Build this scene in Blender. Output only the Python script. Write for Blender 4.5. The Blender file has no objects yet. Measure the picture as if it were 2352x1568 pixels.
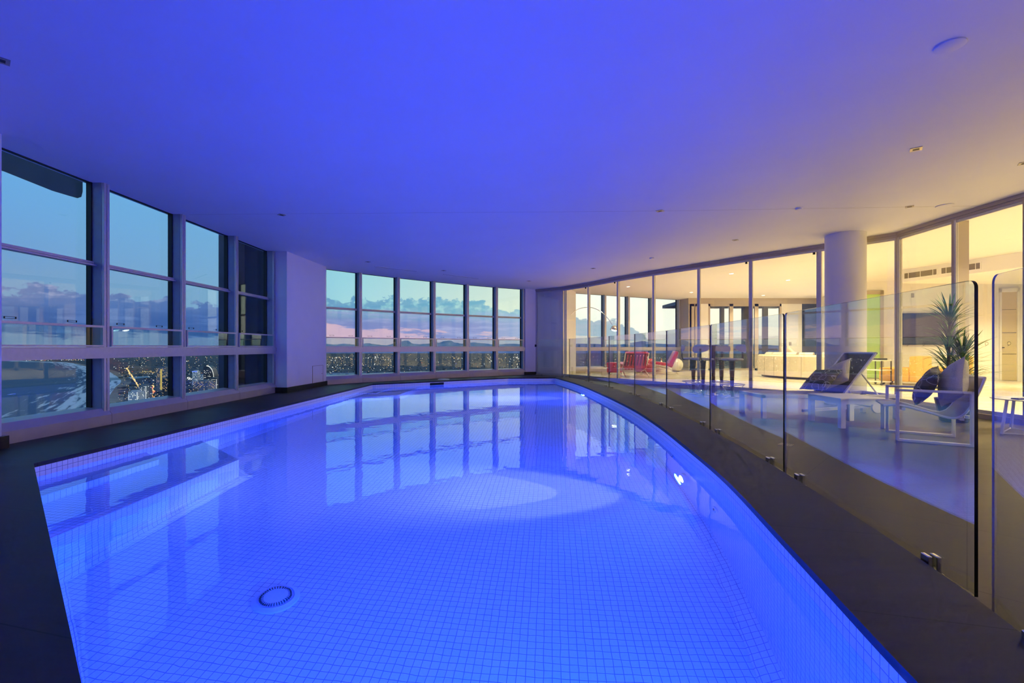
import bpy, bmesh, math, random
from mathutils import Vector, Matrix
from mathutils.geometry import tessellate_polygon

scene = bpy.context.scene
COL = scene.collection
PI = math.pi
F = 1045.33          # focal length in pixels (16 mm on 36 mm, 2352 px wide)
E = 0.95             # eye height above the coping
CEIL = 2.95
TZ = -0.06           # terrace level
WZ = -0.12           # water level
PD = 1.14            # water depth

# ------------------------------------------------------------------ camera
cam_d = bpy.data.cameras.new('camera')
cam = bpy.data.objects.new('camera', cam_d)
COL.objects.link(cam)
cam.location = (0, 0, E)
cam.rotation_euler = (PI/2, 0, 0)
cam_d.lens = 16.0
cam_d.sensor_width = 36.0
cam_d.shift_y = 13/2352
cam_d.clip_start = 0.02
cam_d.clip_end = 60000
scene.camera = cam
vs = scene.view_settings
scene.display_settings.display_device = 'sRGB'
vs.view_transform = 'Standard'
vs.look = 'None'
vs.gamma = 1
vs.use_curve_mapping = False
vs.exposure = 0.0
cy = scene.cycles
cy.max_bounces = 11
cy.diffuse_bounces = 6
cy.glossy_bounces = 5
cy.transmission_bounces = 10
cy.transparent_max_bounces = 24
cy.sample_clamp_indirect = 4.0
cy.sample_clamp_direct = 0.0
cy.caustics_reflective = True
cy.caustics_refractive = True
cy.blur_glossy = 0.5
cy.use_denoising = True
cy.use_adaptive_sampling = True
cy.adaptive_threshold = 0.09
cy.adaptive_min_samples = 20

# light constants
POOL_BLUE = (0.002, 0.040, 1.0)
POOL_POWER = 178.0
BEAM_POWER = 420.0
FORWARD_POWER = 330.0
LIVING_COL = (1.0, 0.80, 0.46)
LIVING_POWER = 52.0

# ------------------------------------------------------------------ node helpers
def N(nt, typ, **kw):
    n = nt.nodes.new(typ)
    for k, v in kw.items():
        if k in ('inputs',):
            for i, val in v.items():
                n.inputs[i].default_value = val
        else:
            setattr(n, k, v)
    return n

def math_n(nt, op, a, b=None, c=None, clamp=False):
    n = nt.nodes.new('ShaderNodeMath'); n.operation = op; n.use_clamp = clamp
    for i, v in enumerate((a, b, c)):
        if v is None: continue
        if isinstance(v, (int, float)): n.inputs[i].default_value = v
        else: nt.links.new(v, n.inputs[i])
    return n.outputs[0]

def mixc(nt, fac, a, b):
    n = nt.nodes.new('ShaderNodeMix'); n.data_type = 'RGBA'
    for i, v in ((0, fac), (6, a), (7, b)):
        if isinstance(v, (int, float)): n.inputs[i].default_value = v
        elif isinstance(v, (tuple, list)): n.inputs[i].default_value = tuple(v)[:3] + (1,)
        else: nt.links.new(v, n.inputs[i])
    return n.outputs[2]

def ramp(nt, fac, stops, interp='LINEAR'):
    n = nt.nodes.new('ShaderNodeValToRGB'); n.color_ramp.interpolation = interp
    el = n.color_ramp.elements
    while len(el) > 1: el.remove(el[-1])
    el[0].position = stops[0][0]; el[0].color = tuple(stops[0][1]) + (1,)
    for p, c in stops[1:]:
        e = el.new(p); e.color = tuple(c) + (1,)
    nt.links.new(fac, n.inputs[0])
    return n.outputs[0]

def smooth(nt, v, lo, hi):
    n = nt.nodes.new('ShaderNodeMapRange'); n.interpolation_type = 'SMOOTHSTEP'
    nt.links.new(v, n.inputs[0])
    for i, x in ((1, lo), (2, hi)):
        if isinstance(x, (int, float)): n.inputs[i].default_value = x
        else: nt.links.new(x, n.inputs[i])
    return n.outputs[0]

def s2l(r, g, b):
    f = lambda c: (c/255/12.92) if c/255 <= 0.04045 else ((c/255+0.055)/1.055)**2.4
    return (f(r), f(g), f(b))

# ------------------------------------------------------------------ world (dusk sky)
def make_world():
    w = bpy.data.worlds.new('dusk_sky'); scene.world = w; w.use_nodes = True
    nt = w.node_tree; nt.nodes.clear()
    out = N(nt, 'ShaderNodeOutputWorld'); bg = N(nt, 'ShaderNodeBackground')
    nt.links.new(bg.outputs[0], out.inputs[0])
    tc = N(nt, 'ShaderNodeTexCoord')
    sep = N(nt, 'ShaderNodeSeparateXYZ'); nt.links.new(tc.outputs['Generated'], sep.inputs[0])
    x, y, z = sep.outputs
    az = math_n(nt, 'MULTIPLY', math_n(nt, 'ARCTAN2', x, y), 180/PI)       # degrees, 0 = +Y, right positive
    el = math_n(nt, 'MULTIPLY', math_n(nt, 'ARCSINE', z), 180/PI)
    u = math_n(nt, 'DIVIDE', math_n(nt, 'ADD', az, 60), 120, clamp=True)   # -60..60 -> 0..1
    top = ramp(nt, u, [(0.0, s2l(112, 180, 240)), (0.24, s2l(128, 192, 236)), (0.33, s2l(158, 222, 238)),
                       (0.44, s2l(178, 226, 232)), (0.51, s2l(226, 244, 240)), (0.57, (1.55, 1.55, 1.45)),
                       (0.78, (1.7, 1.62, 1.4)), (1.0, (0.55, 0.62, 0.7))])
    low = ramp(nt, u, [(0.0, s2l(120, 150, 196)), (0.24, s2l(140, 185, 215)), (0.33, s2l(185, 226, 232)),
                       (0.44, s2l(232, 240, 226)), (0.51, s2l(252, 248, 225)), (0.57, (1.45, 1.36, 1.15)),
                       (0.78, (1.5, 1.36, 1.05)), (1.0, (0.5, 0.5, 0.55))])
    sky = mixc(nt, smooth(nt, el, 3.0, 17.0), low, top)
    zen = mixc(nt, smooth(nt, el, 18.0, 60.0), sky, (0.10, 0.24, 0.46))
    # cumulus bank
    mp = N(nt, 'ShaderNodeCombineXYZ')
    nt.links.new(math_n(nt, 'MULTIPLY', az, 0.30), mp.inputs[0])
    nt.links.new(math_n(nt, 'MULTIPLY', el, 0.42), mp.inputs[1])
    n1 = N(nt, 'ShaderNodeTexNoise'); n1.inputs['Scale'].default_value = 1.5; n1.inputs['Detail'].default_value = 9
    n1.inputs['Roughness'].default_value = 0.62
    nt.links.new(mp.outputs[0], n1.inputs['Vector'])
    n0 = N(nt, 'ShaderNodeTexNoise'); n0.inputs['Scale'].default_value = 3.2; n0.inputs['Detail'].default_value = 6
    nt.links.new(mp.outputs[0], n0.inputs['Vector'])
    topf = ramp(nt, u, [(0.0, (.56,)*3), (0.10, (.52,)*3), (0.22, (.46,)*3), (0.32, (.54,)*3), (0.38, (.60,)*3), (0.46, (.60,)*3),
                        (0.475, (.50,)*3), (0.52, (.44,)*3), (0.575, (.38,)*3), (0.62, (.27,)*3), (0.65, (.05,)*3), (1.0, (.2,)*3)])
    hgt = math_n(nt, 'MULTIPLY', topf, 10.0)
    hgt = math_n(nt, 'ADD', hgt, math_n(nt, 'MULTIPLY', math_n(nt, 'SUBTRACT', n1.outputs[0], 0.5), 4.6))
    m1 = smooth(nt, math_n(nt, 'SUBTRACT', hgt, el), -0.05, 0.22)
    mp2 = N(nt, 'ShaderNodeCombineXYZ')
    nt.links.new(math_n(nt, 'MULTIPLY', az, 0.09), mp2.inputs[0])
    nt.links.new(math_n(nt, 'MULTIPLY', el, 0.55), mp2.inputs[1]); mp2.inputs[2].default_value = 3.3
    n2 = N(nt, 'ShaderNodeTexNoise'); n2.inputs['Scale'].default_value = 2.2; n2.inputs['Detail'].default_value = 7
    nt.links.new(mp2.outputs[0], n2.inputs['Vector']); n2.inputs['Roughness'].default_value = .6
    cl_hi = ramp(nt, u, [(0.0, s2l(108, 132, 190)), (0.24, s2l(92, 126, 186)), (0.33, s2l(120, 168, 208)), (0.46, s2l(140, 190, 212)),
                         (0.56, s2l(188, 214, 230)), (0.75, s2l(210, 222, 222)), (1, s2l(120, 140, 160))])
    cl_lo = ramp(nt, u, [(0.0, s2l(72, 100, 165)), (0.24, s2l(70, 108, 175)), (0.33, s2l(122, 140, 205)), (0.46, s2l(146, 158, 216)),
                         (0.56, s2l(188, 210, 228)), (0.75, s2l(210, 220, 222)), (1, s2l(120, 140, 160))])
    cl = mixc(nt, smooth(nt, el, 2.6, 4.4), cl_lo, cl_hi)
    rim = ramp(nt, u, [(0.0, s2l(196, 182, 214)), (0.24, s2l(130, 165, 205)), (0.33, s2l(165, 215, 225)), (0.5, s2l(200, 230, 225)), (1, s2l(210, 215, 210))])
    cl = mixc(nt, math_n(nt, 'MULTIPLY', smooth(nt, n0.outputs[0], 0.46, 0.70), smooth(nt, el, 3.3, 5.0)), cl, rim)
    mp3 = N(nt, 'ShaderNodeCombineXYZ'); nt.links.new(math_n(nt, 'MULTIPLY', az, 0.10), mp3.inputs[0]); nt.links.new(math_n(nt, 'MULTIPLY', el, 0.8), mp3.inputs[1])
    n3 = N(nt, 'ShaderNodeTexNoise'); n3.inputs['Scale'].default_value = 2.0; n3.inputs['Detail'].default_value = 8; nt.links.new(mp3.outputs[0], n3.inputs['Vector'])
    lite = ramp(nt, u, [(0, s2l(98, 122, 182)), (.24, s2l(96, 132, 196)), (.33, s2l(158, 168, 222)), (.46, s2l(176, 182, 228)), (.6, s2l(215, 222, 232)), (1, s2l(150, 160, 175))])
    cl = mixc(nt, math_n(nt, 'MULTIPLY', smooth(nt, n3.outputs[0], .44, .66), smooth(nt, el, 5.0, 3.4)), cl, lite)
    a = mixc(nt, m1, zen, cl)
    pink = ramp(nt, u, [(0.0, s2l(150, 150, 190)), (0.22, s2l(150, 165, 205)), (0.30, s2l(236, 190, 208)), (0.46, s2l(226, 190, 214)),
                        (0.54, s2l(244, 222, 220)), (0.60, (1.15, 1.05, .85)), (1, s2l(240, 225, 200))])
    hz = math_n(nt, 'ADD', math_n(nt, 'MULTIPLY', math_n(nt, 'SUBTRACT', n2.outputs[0], 0.5), 4.2), math_n(nt, 'MULTIPLY', ramp(nt, u, [(0, (.13,)*3), (.22, (.10,)*3), (.30, (.24,)*3), (.40, (.19,)*3), (.5, (.12,)*3), (1, (.14,)*3)]), 10.0))
    m2 = math_n(nt, 'MULTIPLY', smooth(nt, math_n(nt, 'SUBTRACT', hz, el), -0.12, 0.22), math_n(nt, 'ADD', math_n(nt, 'MULTIPLY', n1.outputs[0], .5), .62), clamp=True)
    b = mixc(nt, m2, a, pink)
    ground = mixc(nt, smooth(nt, el, -1.5, -0.05), (0.02, 0.045, 0.07), b)
    nt.links.new(ground, bg.inputs[0]); bg.inputs[1].default_value = 1.0
make_world()

# ------------------------------------------------------------------ materials
M = {}
def mat(name, color, rough=0.5, metal=0.0, spec=0.5, noise=None, bump=0.0, emis=None, estr=0.0, coat=0.0):
    m = bpy.data.materials.new(name); m.use_nodes = True
    nt = m.node_tree; b = nt.nodes['Principled BSDF']
    b.inputs['Base Color'].default_value = tuple(color) + (1,)
    b.inputs['Roughness'].default_value = rough
    b.inputs['Metallic'].default_value = metal
    b.inputs['Specular IOR Level'].default_value = spec
    if coat: b.inputs['Coat Weight'].default_value = coat
    if emis:
        b.inputs['Emission Color'].default_value = tuple(emis) + (1,)
        b.inputs['Emission Strength'].default_value = estr
    if noise:
        sc_, amt = noise
        tc = N(nt, 'ShaderNodeTexCoord'); n = N(nt, 'ShaderNodeTexNoise')
        n.inputs['Scale'].default_value = sc_; n.inputs['Detail'].default_value = 6
        nt.links.new(tc.outputs['Object'], n.inputs['Vector'])
        d = tuple(c*(1-amt) for c in color); l = tuple(min(1, c*(1+amt)) for c in color)
        nt.links.new(mixc(nt, smooth(nt, n.outputs[0], .3, .7), d, l), b.inputs['Base Color'])
        if bump:
            bp = N(nt, 'ShaderNodeBump'); bp.inputs['Strength'].default_value = bump; bp.inputs['Distance'].default_value = .01
            nt.links.new(n.outputs[0], bp.inputs['Height']); nt.links.new(bp.outputs[0], b.inputs['Normal'])
    M[name] = m
    return m

mat('ceiling_paint', (.80, .80, .80), .55, spec=.35, noise=(1.5, .012))
mat('wall_paint', (.80, .79, .78), .6, noise=(3, .012))
mat('aluminium', (.56, .54, .54), .38, .55, noise=(25, .03))
mat('fin_metal', (.30, .34, .38), .5, .3, noise=(12, .04))
mat('gasket', (.012, .012, .014), .5)
mat('bronze', (.42, .36, .30), .45, .3)
mat('sill_panel', (.52, .47, .44), .42, .3, noise=(9, .03))
mat('black_stone', (.02, .018, .02), .35, noise=(14, .3))
mat('white_metal', (.82, .82, .83), .35, noise=(30, .02))
mat('chrome', (.80, .80, .82), .12, 1.0, noise=(8, .02))
mat('dark_wood', (.17, .072, .036), .45, noise=(9, .35))
mat('sling_fabric', (.13, .125, .13), .8, noise=(180, .25), bump=.2)
mat('sling_light', (.36, .33, .36), .8, noise=(180, .2))
mat('pad_fabric', (.86, .80, .80), .8, noise=(60, .06))
mat('red_leather', (.60, .012, .018), .28, noise=(12, .15), coat=.3)
mat('red_strap', (.50, .014, .02), .35, noise=(12, .15))
mat('red_shade', (.09, .004, .008), .6, noise=(12, .2))
mat('cream_leather', (.86, .76, .58), .5, noise=(6, .04))
mat('seam', (.35, .27, .16), .7)
mat('yellow_fabric', (.86, .50, .13), .85, noise=(40, .07))
mat('dark_feet', (.02, .018, .015), .4)
mat('light_pillow', (.62, .57, .50), .8, noise=(90, .08))
mat('pot_blue', (.05, .05, .07), .25, noise=(5, .1))
mat('leaf_green', (.10, .20, .03), .45, noise=(7, .5))
mat('bark', (.09, .06, .035), .8, noise=(20, .4), bump=.5)
mat('soil', (.03, .02, .015), .9, noise=(60, .4))
mat('white_gloss', (.88, .84, .74), .2, noise=(3, .02))
mat('screen_black', (.010, .012, .016), .12)
mat('green_glass', (.42, .66, .18), .25, noise=(2, .04))
mat('door_paint', (.62, .52, .28), .5, noise=(3, .03))
mat('grille_dark', (.10, .085, .06), .6)
mat('light_black', (.004, .004, .004), .4)
mat('trim_gold', (.45, .42, .38), .3, .8)
mat('plastic_white', (.8, .8, .8), .4, noise=(10, .02))
mat('plastic_dark', (.03, .03, .05), .3)
mat('bottle_amber', (.5, .25, .08), .2)
mat('mountain_haze', (.20, .32, .60), 1.0, noise=(.002, .15))  # distance haze is mixed into this blue base colour
mat('city_ground', (.016, .046, .072), 1.0, noise=(.004, .5))
mat('tower_wall', (.20, .23, .27), .6, noise=(.03, .2))
mat('tower_light', (.55, .62, .68), .6, noise=(.03, .1))
mat('tower_dark', (.05, .07, .10), .4, noise=(.03, .2))
mat('exterior_dark', (.02, .026, .045), .35, noise=(2, .3))
mat('exterior_blue', (.055, .07, .12), .4, noise=(1.5, .3))
for nm, c, s in (('glow_warm', (1, .62, .25), 1.6), ('glow_white', (1, .93, .8), 1.8), ('glow_red', (1, .12, .08), 1.5),
                 ('glow_blue', (.15, .25, 1), 1.5), ('glow_yellow', (1, .72, .2), .65), ('lens_warm', (1, .9, .68), 9.0),
                 ('lens_pool', (.8, .88, 1), 14.0), ('lamp_glow', (1, .93, .78), 12.0)):
    mat(nm, (0, 0, 0), .5, emis=c, estr=s, spec=0)
    if nm.startswith('glow') or nm.startswith('lens'): M[nm].cycles.emission_sampling = 'NONE'

def glass_mat(name, tint, f0=.045, dirt=None, power=5.0):
    """thin clear pane: straight transmission plus mirror reflection that grows towards grazing"""
    m = bpy.data.materials.new(name); m.use_nodes = True; nt = m.node_tree; nt.nodes.clear()
    out = N(nt, 'ShaderNodeOutputMaterial')
    lw = N(nt, 'ShaderNodeLayerWeight'); lw.inputs[0].default_value = .5
    p = math_n(nt, 'POWER', lw.outputs['Facing'], power)
    fac = math_n(nt, 'ADD', math_n(nt, 'MULTIPLY', p, 1-f0), f0, clamp=True)
    tr = N(nt, 'ShaderNodeBsdfTransparent'); tr.inputs[0].default_value = tuple(tint) + (1,)
    gl = N(nt, 'ShaderNodeBsdfGlossy'); gl.inputs['Roughness'].default_value = 0.0
    gl.inputs[0].default_value = (1, 1, 1, 1)
    mx = N(nt, 'ShaderNodeMixShader')
    nt.links.new(fac, mx.inputs[0]); nt.links.new(tr.outputs[0], mx.inputs[1]); nt.links.new(gl.outputs[0], mx.inputs[2])
    nt.links.new(mx.outputs[0], out.inputs[0])
    M[name] = m
glass_mat('glass_clear', (.97, .98, .98), .035)
glass_mat('glass_window', (.90, .95, .97), .04)
glass_mat('glass_upper', (.87, .97, .975), .04)
glass_mat('glass_rail', (.78, .92, .93), .05)
glass_mat('glass_fence', (.955, .985, .97), .05, power=4.0)
glass_mat('glass_door', (.95, .96, .94), .04)
mat('fence_edge', (.008, .014, .010), .15)
mat('edge_glint', (.34, .31, .22), .12)  # lighter copy of the glass edge, its glint put into the colour
mat('drain_white', (.74, .74, .76), .4)

def water_mat():
    m = bpy.data.materials.new('pool_water'); m.use_nodes = True; nt = m.node_tree; nt.nodes.clear()
    out = N(nt, 'ShaderNodeOutputMaterial'); g = N(nt, 'ShaderNodeBsdfGlass')
    g.inputs['IOR'].default_value = 1.333; g.inputs['Roughness'].default_value = 0.0
    g.inputs['Color'].default_value = (.82, .94, 1, 1)
    tc = N(nt, 'ShaderNodeTexCoord'); mp = N(nt, 'ShaderNodeMapping'); mp.inputs['Scale'].default_value = (1, 1, 1)
    nt.links.new(tc.outputs['Object'], mp.inputs[0])
    n = N(nt, 'ShaderNodeTexNoise'); n.inputs['Scale'].default_value = 5.0; n.inputs['Detail'].default_value = 2
    nt.links.new(mp.outputs[0], n.inputs['Vector'])
    b = N(nt, 'ShaderNodeBump'); b.inputs['Strength'].default_value = .12; b.inputs['Distance'].default_value = .012
    nt.links.new(n.outputs[0], b.inputs['Height']); nt.links.new(b.outputs[0], g.inputs['Normal'])
    nt.links.new(g.outputs[0], out.inputs[0]); M['pool_water'] = m
water_mat()

def tile_mat():
    m = bpy.data.materials.new('mosaic_tile'); m.use_nodes = True; nt = m.node_tree
    b = nt.nodes['Principled BSDF']
    tc = N(nt, 'ShaderNodeTexCoord'); br = N(nt, 'ShaderNodeTexBrick')
    br.offset = 0.0; br.squash = 1.0
    br.inputs['Scale'].default_value = 1.0; br.inputs['Brick Width'].default_value = .046; br.inputs['Row Height'].default_value = .046
    br.inputs['Mortar Size'].default_value = .0022; br.inputs['Mortar Smooth'].default_value = .3
    br.inputs['Color1'].default_value = (.88, .88, .88, 1); br.inputs['Color2'].default_value = (.83, .84, .85, 1)
    br.inputs['Mortar'].default_value = (.30, .30, .33, 1)
    nt.links.new(tc.outputs['UV'], br.inputs['Vector']); nt.links.new(br.outputs[0], b.inputs['Base Color'])
    b.inputs['Roughness'].default_value = .25; b.inputs['Specular IOR Level'].default_value = .3
    M['mosaic_tile'] = m
tile_mat()

def stone_mat(name, c1, c2, joint, w, h, rot, rough=.45, uvw=None, streak=True, jw=.004, off=(0, 0)):
    m = bpy.data.materials.new(name); m.use_nodes = True; nt = m.node_tree; b = nt.nodes['Principled BSDF']
    tc = N(nt, 'ShaderNodeTexCoord'); mp = N(nt, 'ShaderNodeMapping'); mp.inputs['Rotation'].default_value = (0, 0, rot)
    mp.inputs['Location'].default_value = (off[0], off[1], 0)
    nt.links.new(tc.outputs['Object'], mp.inputs[0])
    br = N(nt, 'ShaderNodeTexBrick'); br.offset = .5 if streak else 0.0
    br.inputs['Scale'].default_value = 1; br.inputs['Brick Width'].default_value = w; br.inputs['Row Height'].default_value = h
    br.inputs['Mortar Size'].default_value = jw
    br.inputs['Color1'].default_value = (1, 1, 1, 1); br.inputs['Color2'].default_value = (.90, .90, .90, 1); br.inputs['Mortar'].default_value = tuple(joint) + (1,)
    nt.links.new(mp.outputs[0], br.inputs['Vector'])
    mp2 = N(nt, 'ShaderNodeMapping'); mp2.inputs['Rotation'].default_value = (0, 0, rot); mp2.inputs['Scale'].default_value = (1, 4, 1)
    nt.links.new(tc.outputs['Object'], mp2.inputs[0])
    n = N(nt, 'ShaderNodeTexNoise'); n.inputs['Scale'].default_value = 1.7; n.inputs['Detail'].default_value = 9; n.inputs['Roughness'].default_value = .65
    nt.links.new(mp2.outputs[0], n.inputs['Vector'])
    col = mixc(nt, smooth(nt, n.outputs[0], .3, .72), c1, c2)
    mu = nt.nodes.new('ShaderNodeMix'); mu.data_type = 'RGBA'; mu.blend_type = 'MULTIPLY'; mu.inputs[0].default_value = 1
    nt.links.new(col, mu.inputs[6]); nt.links.new(br.outputs[0], mu.inputs[7])
    nt.links.new(mu.outputs[2], b.inputs['Base Color'])
    nt.links.new(math_n(nt, 'ADD', math_n(nt, 'MULTIPLY', n.outputs[0], .25), rough-.1), b.inputs['Roughness'])
    bp = N(nt, 'ShaderNodeBump'); bp.inputs['Strength'].default_value = .25; bp.inputs['Distance'].default_value = .004
    nt.links.new(n.outputs[0], bp.inputs['Height']); nt.links.new(bp.outputs[0], b.inputs['Normal'])
    b.inputs['Specular IOR Level'].default_value = .3
    M[name] = m
stone_mat('coping_stone', (.022, .020, .022), (.050, .046, .047), (.25, .25, .25), 60, .80, math.radians(14), .5, streak=False, jw=.003, off=(25, .507))
stone_mat('terrace_stone', (.048, .042, .034), (.085, .073, .056), (.3, .3, .3), .9, .9, math.radians(45), .38, streak=False, jw=.003)
stone_mat('living_stone', (.66, .58, .47), (.80, .73, .62), (.85, .82, .78), 1.2, .6, math.radians(40), .22)

def pattern_mat():
    m = bpy.data.materials.new('pillow_pattern'); m.use_nodes = True; nt = m.node_tree; b = nt.nodes['Principled BSDF']
    tc = N(nt, 'ShaderNodeTexCoord')
    nz = N(nt, 'ShaderNodeTexNoise'); nz.inputs['Scale'].default_value = 5
    sw = N(nt, 'ShaderNodeSeparateXYZ'); cw = N(nt, 'ShaderNodeCombineXYZ'); nt.links.new(tc.outputs['Object'], sw.inputs[0])
    nt.links.new(sw.outputs[0], cw.inputs[0]); nt.links.new(sw.outputs[2], cw.inputs[1])
    nt.links.new(cw.outputs[0], nz.inputs['Vector'])
    va = nt.nodes.new('ShaderNodeMix'); va.data_type = 'RGBA'; va.blend_type = 'LINEAR_LIGHT'; va.inputs[0].default_value = .05
    nt.links.new(cw.outputs[0], va.inputs[6]); nt.links.new(nz.outputs[1], va.inputs[7])
    fac = None
    for sc_, r in ((5.0, .43), (8.0, .40)):
        v = N(nt, 'ShaderNodeTexVoronoi'); v.inputs['Scale'].default_value = sc_; v.voronoi_dimensions = '2D'
        nt.links.new(va.outputs[2], v.inputs['Vector'])
        d = math_n(nt, 'ABSOLUTE', math_n(nt, 'SUBTRACT', v.outputs['Distance'], r))
        f = math_n(nt, 'LESS_THAN', d, .0035*sc_)
        fac = f if fac is None else math_n(nt, 'MAXIMUM', fac, f)
    nt.links.new(mixc(nt, fac, (.085, .075, .07), (.50, .47, .46)), b.inputs['Base Color'])
    b.inputs['Roughness'].default_value = .8
    M['pillow_pattern'] = m
pattern_mat()

def sea_mat():
    m = bpy.data.materials.new('sea_surface'); m.use_nodes = True; nt = m.node_tree; b = nt.nodes['Principled BSDF']
    tc = N(nt, 'ShaderNodeTexCoord'); sp = N(nt, 'ShaderNodeSeparateXYZ'); nt.links.new(tc.outputs['UV'], sp.inputs[0])
    mp = N(nt, 'ShaderNodeCombineXYZ')
    nt.links.new(math_n(nt, 'MULTIPLY', sp.outputs[0], .0030), mp.inputs[0]); nt.links.new(math_n(nt, 'MULTIPLY', sp.outputs[1], .034), mp.inputs[1])
    n = N(nt, 'ShaderNodeTexNoise'); n.inputs['Scale'].default_value = 1; n.inputs['Detail'].default_value = 9; n.inputs['Roughness'].default_value = .62
    nt.links.new(mp.outputs[0], n.inputs['Vector'])
    near = smooth(nt, sp.outputs[1], 420, 20)
    thr = math_n(nt, 'SUBTRACT', .70, math_n(nt, 'MULTIPLY', near, .30))
    foam = smooth(nt, math_n(nt, 'SUBTRACT', n.outputs[0], thr), -.04, .10)
    foam = math_n(nt, 'MULTIPLY', foam, smooth(nt, sp.outputs[1], 520, 330))
    nt.links.new(mixc(nt, foam, (.055, .11, .20), (.62, .70, .78)), b.inputs['Base Color'])
    b.inputs['Roughness'].default_value = .75; b.inputs['Specular IOR Level'].default_value = .2
    M['sea_surface'] = m
sea_mat()

# ------------------------------------------------------------------ mesh builder
class MB:
    def __init__(s): s.v = []; s.f = []; s.uv = []; s.mi = []; s.cur = 0
    def face(s, pts, uvs=None):
        i = len(s.v); s.v += [tuple(p) for p in pts]; s.f.append(tuple(range(i, i+len(pts))))
        s.uv.append(uvs or [(p[0], p[1]) for p in pts]); s.mi.append(s.cur)
    def mesh(s, verts, faces):
        i = len(s.v); s.v += [tuple(p) for p in verts]
        for f in faces:
            s.f.append(tuple(k+i for k in f)); s.uv.append([(verts[k][0], verts[k][1]) for k in f]); s.mi.append(s.cur)
    def prism(s, poly, z0, z1):
        n = len(poly)
        vs_ = [(p[0], p[1], z0) for p in poly] + [(p[0], p[1], z1) for p in poly]
        fs = [tuple(range(n-1, -1, -1)), tuple(range(n, 2*n))] + [(i, (i+1) % n, n+(i+1) % n, n+i) for i in range(n)]
        s.mesh(vs_, fs)
    def box(s, x0, x1, y0, y1, z0, z1, bev=0.0, M_=None):
        if bev > 0:
            bm = bmesh.new(); bmesh.ops.create_cube(bm, size=1)
            bmesh.ops.scale(bm, vec=(x1-x0, y1-y0, z1-z0), verts=bm.verts)
            bmesh.ops.translate(bm, vec=((x0+x1)/2, (y0+y1)/2, (z0+z1)/2), verts=bm.verts)
            bmesh.ops.bevel(bm, geom=bm.edges[:], offset=bev, segments=3, affect='EDGES', profile=.6)
            if M_: bmesh.ops.transform(bm, matrix=M_, verts=bm.verts)
            bm.verts.index_update()
            s.mesh([v.co[:] for v in bm.verts], [[v.index for v in f.verts] for f in bm.faces]); bm.free()
            return
        vs_ = [Vector((x, y, z)) for z in (z0, z1) for y in (y0, y1) for x in (x0, x1)]
        if M_: vs_ = [M_ @ v for v in vs_]
        s.mesh([v[:] for v in vs_], [(0, 2, 3, 1), (4, 5, 7, 6), (0, 1, 5, 4), (2, 6, 7, 3), (0, 4, 6, 2), (1, 3, 7, 5)])
    def seg(s, p0, p1, n0, n1, z0, z1, nrm=None):
        """box along plan segment p0-p1, from offset n0 to n1 along nrm (default: left normal)"""
        p0 = Vector(p0[:2]); p1 = Vector(p1[:2]); d = (p1-p0).normalized()
        n = Vector(nrm) if nrm is not None else Vector((-d.y, d.x))
        q = [p0+n*n0, p1+n*n0, p1+n*n1, p0+n*n1]
        if (q[1]-q[0]).cross(q[3]-q[0]) < 0: q.reverse()
        s.prism(q, z0, z1)
    def tube(s, pts, r, seg=8, closed=False, flat=None):
        pts = [Vector(p) for p in pts]; n = len(pts); base = len(s.v)
        rr = r if isinstance(r, (list, tuple)) else [r]*n
        prev = None
        for i, p in enumerate(pts):
            if closed: t = pts[(i+1) % n]-pts[i-1]
            else: t = pts[min(i+1, n-1)]-pts[max(i-1, 0)]
            t.normalize()
            if prev is None:
                a = Vector((0, 0, 1)) if abs(t.z) < .9 else Vector((1, 0, 0))
                u = t.cross(a).normalized()
            else:
                u = (prev - t*prev.dot(t)).normalized()
            prev = u; w = t.cross(u)
            for k in range(seg):
                an = 2*PI*k/seg
                fu, fw = (1, 1) if not flat else flat
                s.v.append(tuple(p + u*math.cos(an)*rr[i]*fu + w*math.sin(an)*rr[i]*fw))
        m = n if closed else n-1
        for i in range(m):
            for k in range(seg):
                a = base+i*seg+k; b = base+i*seg+(k+1) % seg; j = (i+1) % n
                c = base+j*seg+(k+1) % seg; d = base+j*seg+k
                s.f.append((a, b, c, d)); s.uv.append([(0, 0)]*4); s.mi.append(s.cur)
        if not closed:
            s.f.append(tuple(base+k for k in range(seg-1, -1, -1))); s.uv.append([(0, 0)]*seg); s.mi.append(s.cur)
            s.f.append(tuple(base+(n-1)*seg+k for k in range(seg))); s.uv.append([(0, 0)]*seg); s.mi.append(s.cur)
    def lathe(s, prof, cx=0, cy=0, cz=0, seg=24, M_=None):
        n = len(prof); vs_ = []
        for r, z in prof:
            for k in range(seg):
                a = 2*PI*k/seg; v = Vector((cx+r*math.cos(a), cy+r*math.sin(a), cz+z))
                vs_.append((M_ @ v)[:] if M_ else v[:])
        fs = []
        for i in range(n-1):
            for k in range(seg):
                fs.append((i*seg+k, i*seg+(k+1) % seg, (i+1)*seg+(k+1) % seg, (i+1)*seg+k))
        fs.append(tuple(range(seg-1, -1, -1))); fs.append(tuple((n-1)*seg+k for k in range(seg)))
        s.mesh(vs_, fs)
    def build(s, name, mats, parent=None, smooth_=False, loc=None):
        me = bpy.data.meshes.new(name); me.from_pydata(s.v, [], s.f)
        uvl = me.uv_layers.new(name='UVMap'); k = 0
        for fuv in s.uv:
            for q in fuv: uvl.data[k].uv = q; k += 1
        if not isinstance(mats, (list, tuple)): mats = [mats]
        for m in mats: me.materials.append(M[m])
        for p, i in zip(me.polygons, s.mi): p.material_index = i
        if smooth_:
            me.polygons.foreach_set('use_smooth', [True]*len(me.polygons))
        me.update()
        o = bpy.data.objects.new(name, me); COL.objects.link(o)
        if smooth_: 
            try: me.set_sharp_from_angle(angle=math.radians(40))
            except Exception: pass
        if parent: o.parent = parent
        if loc: o.location = loc
        return o

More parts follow.
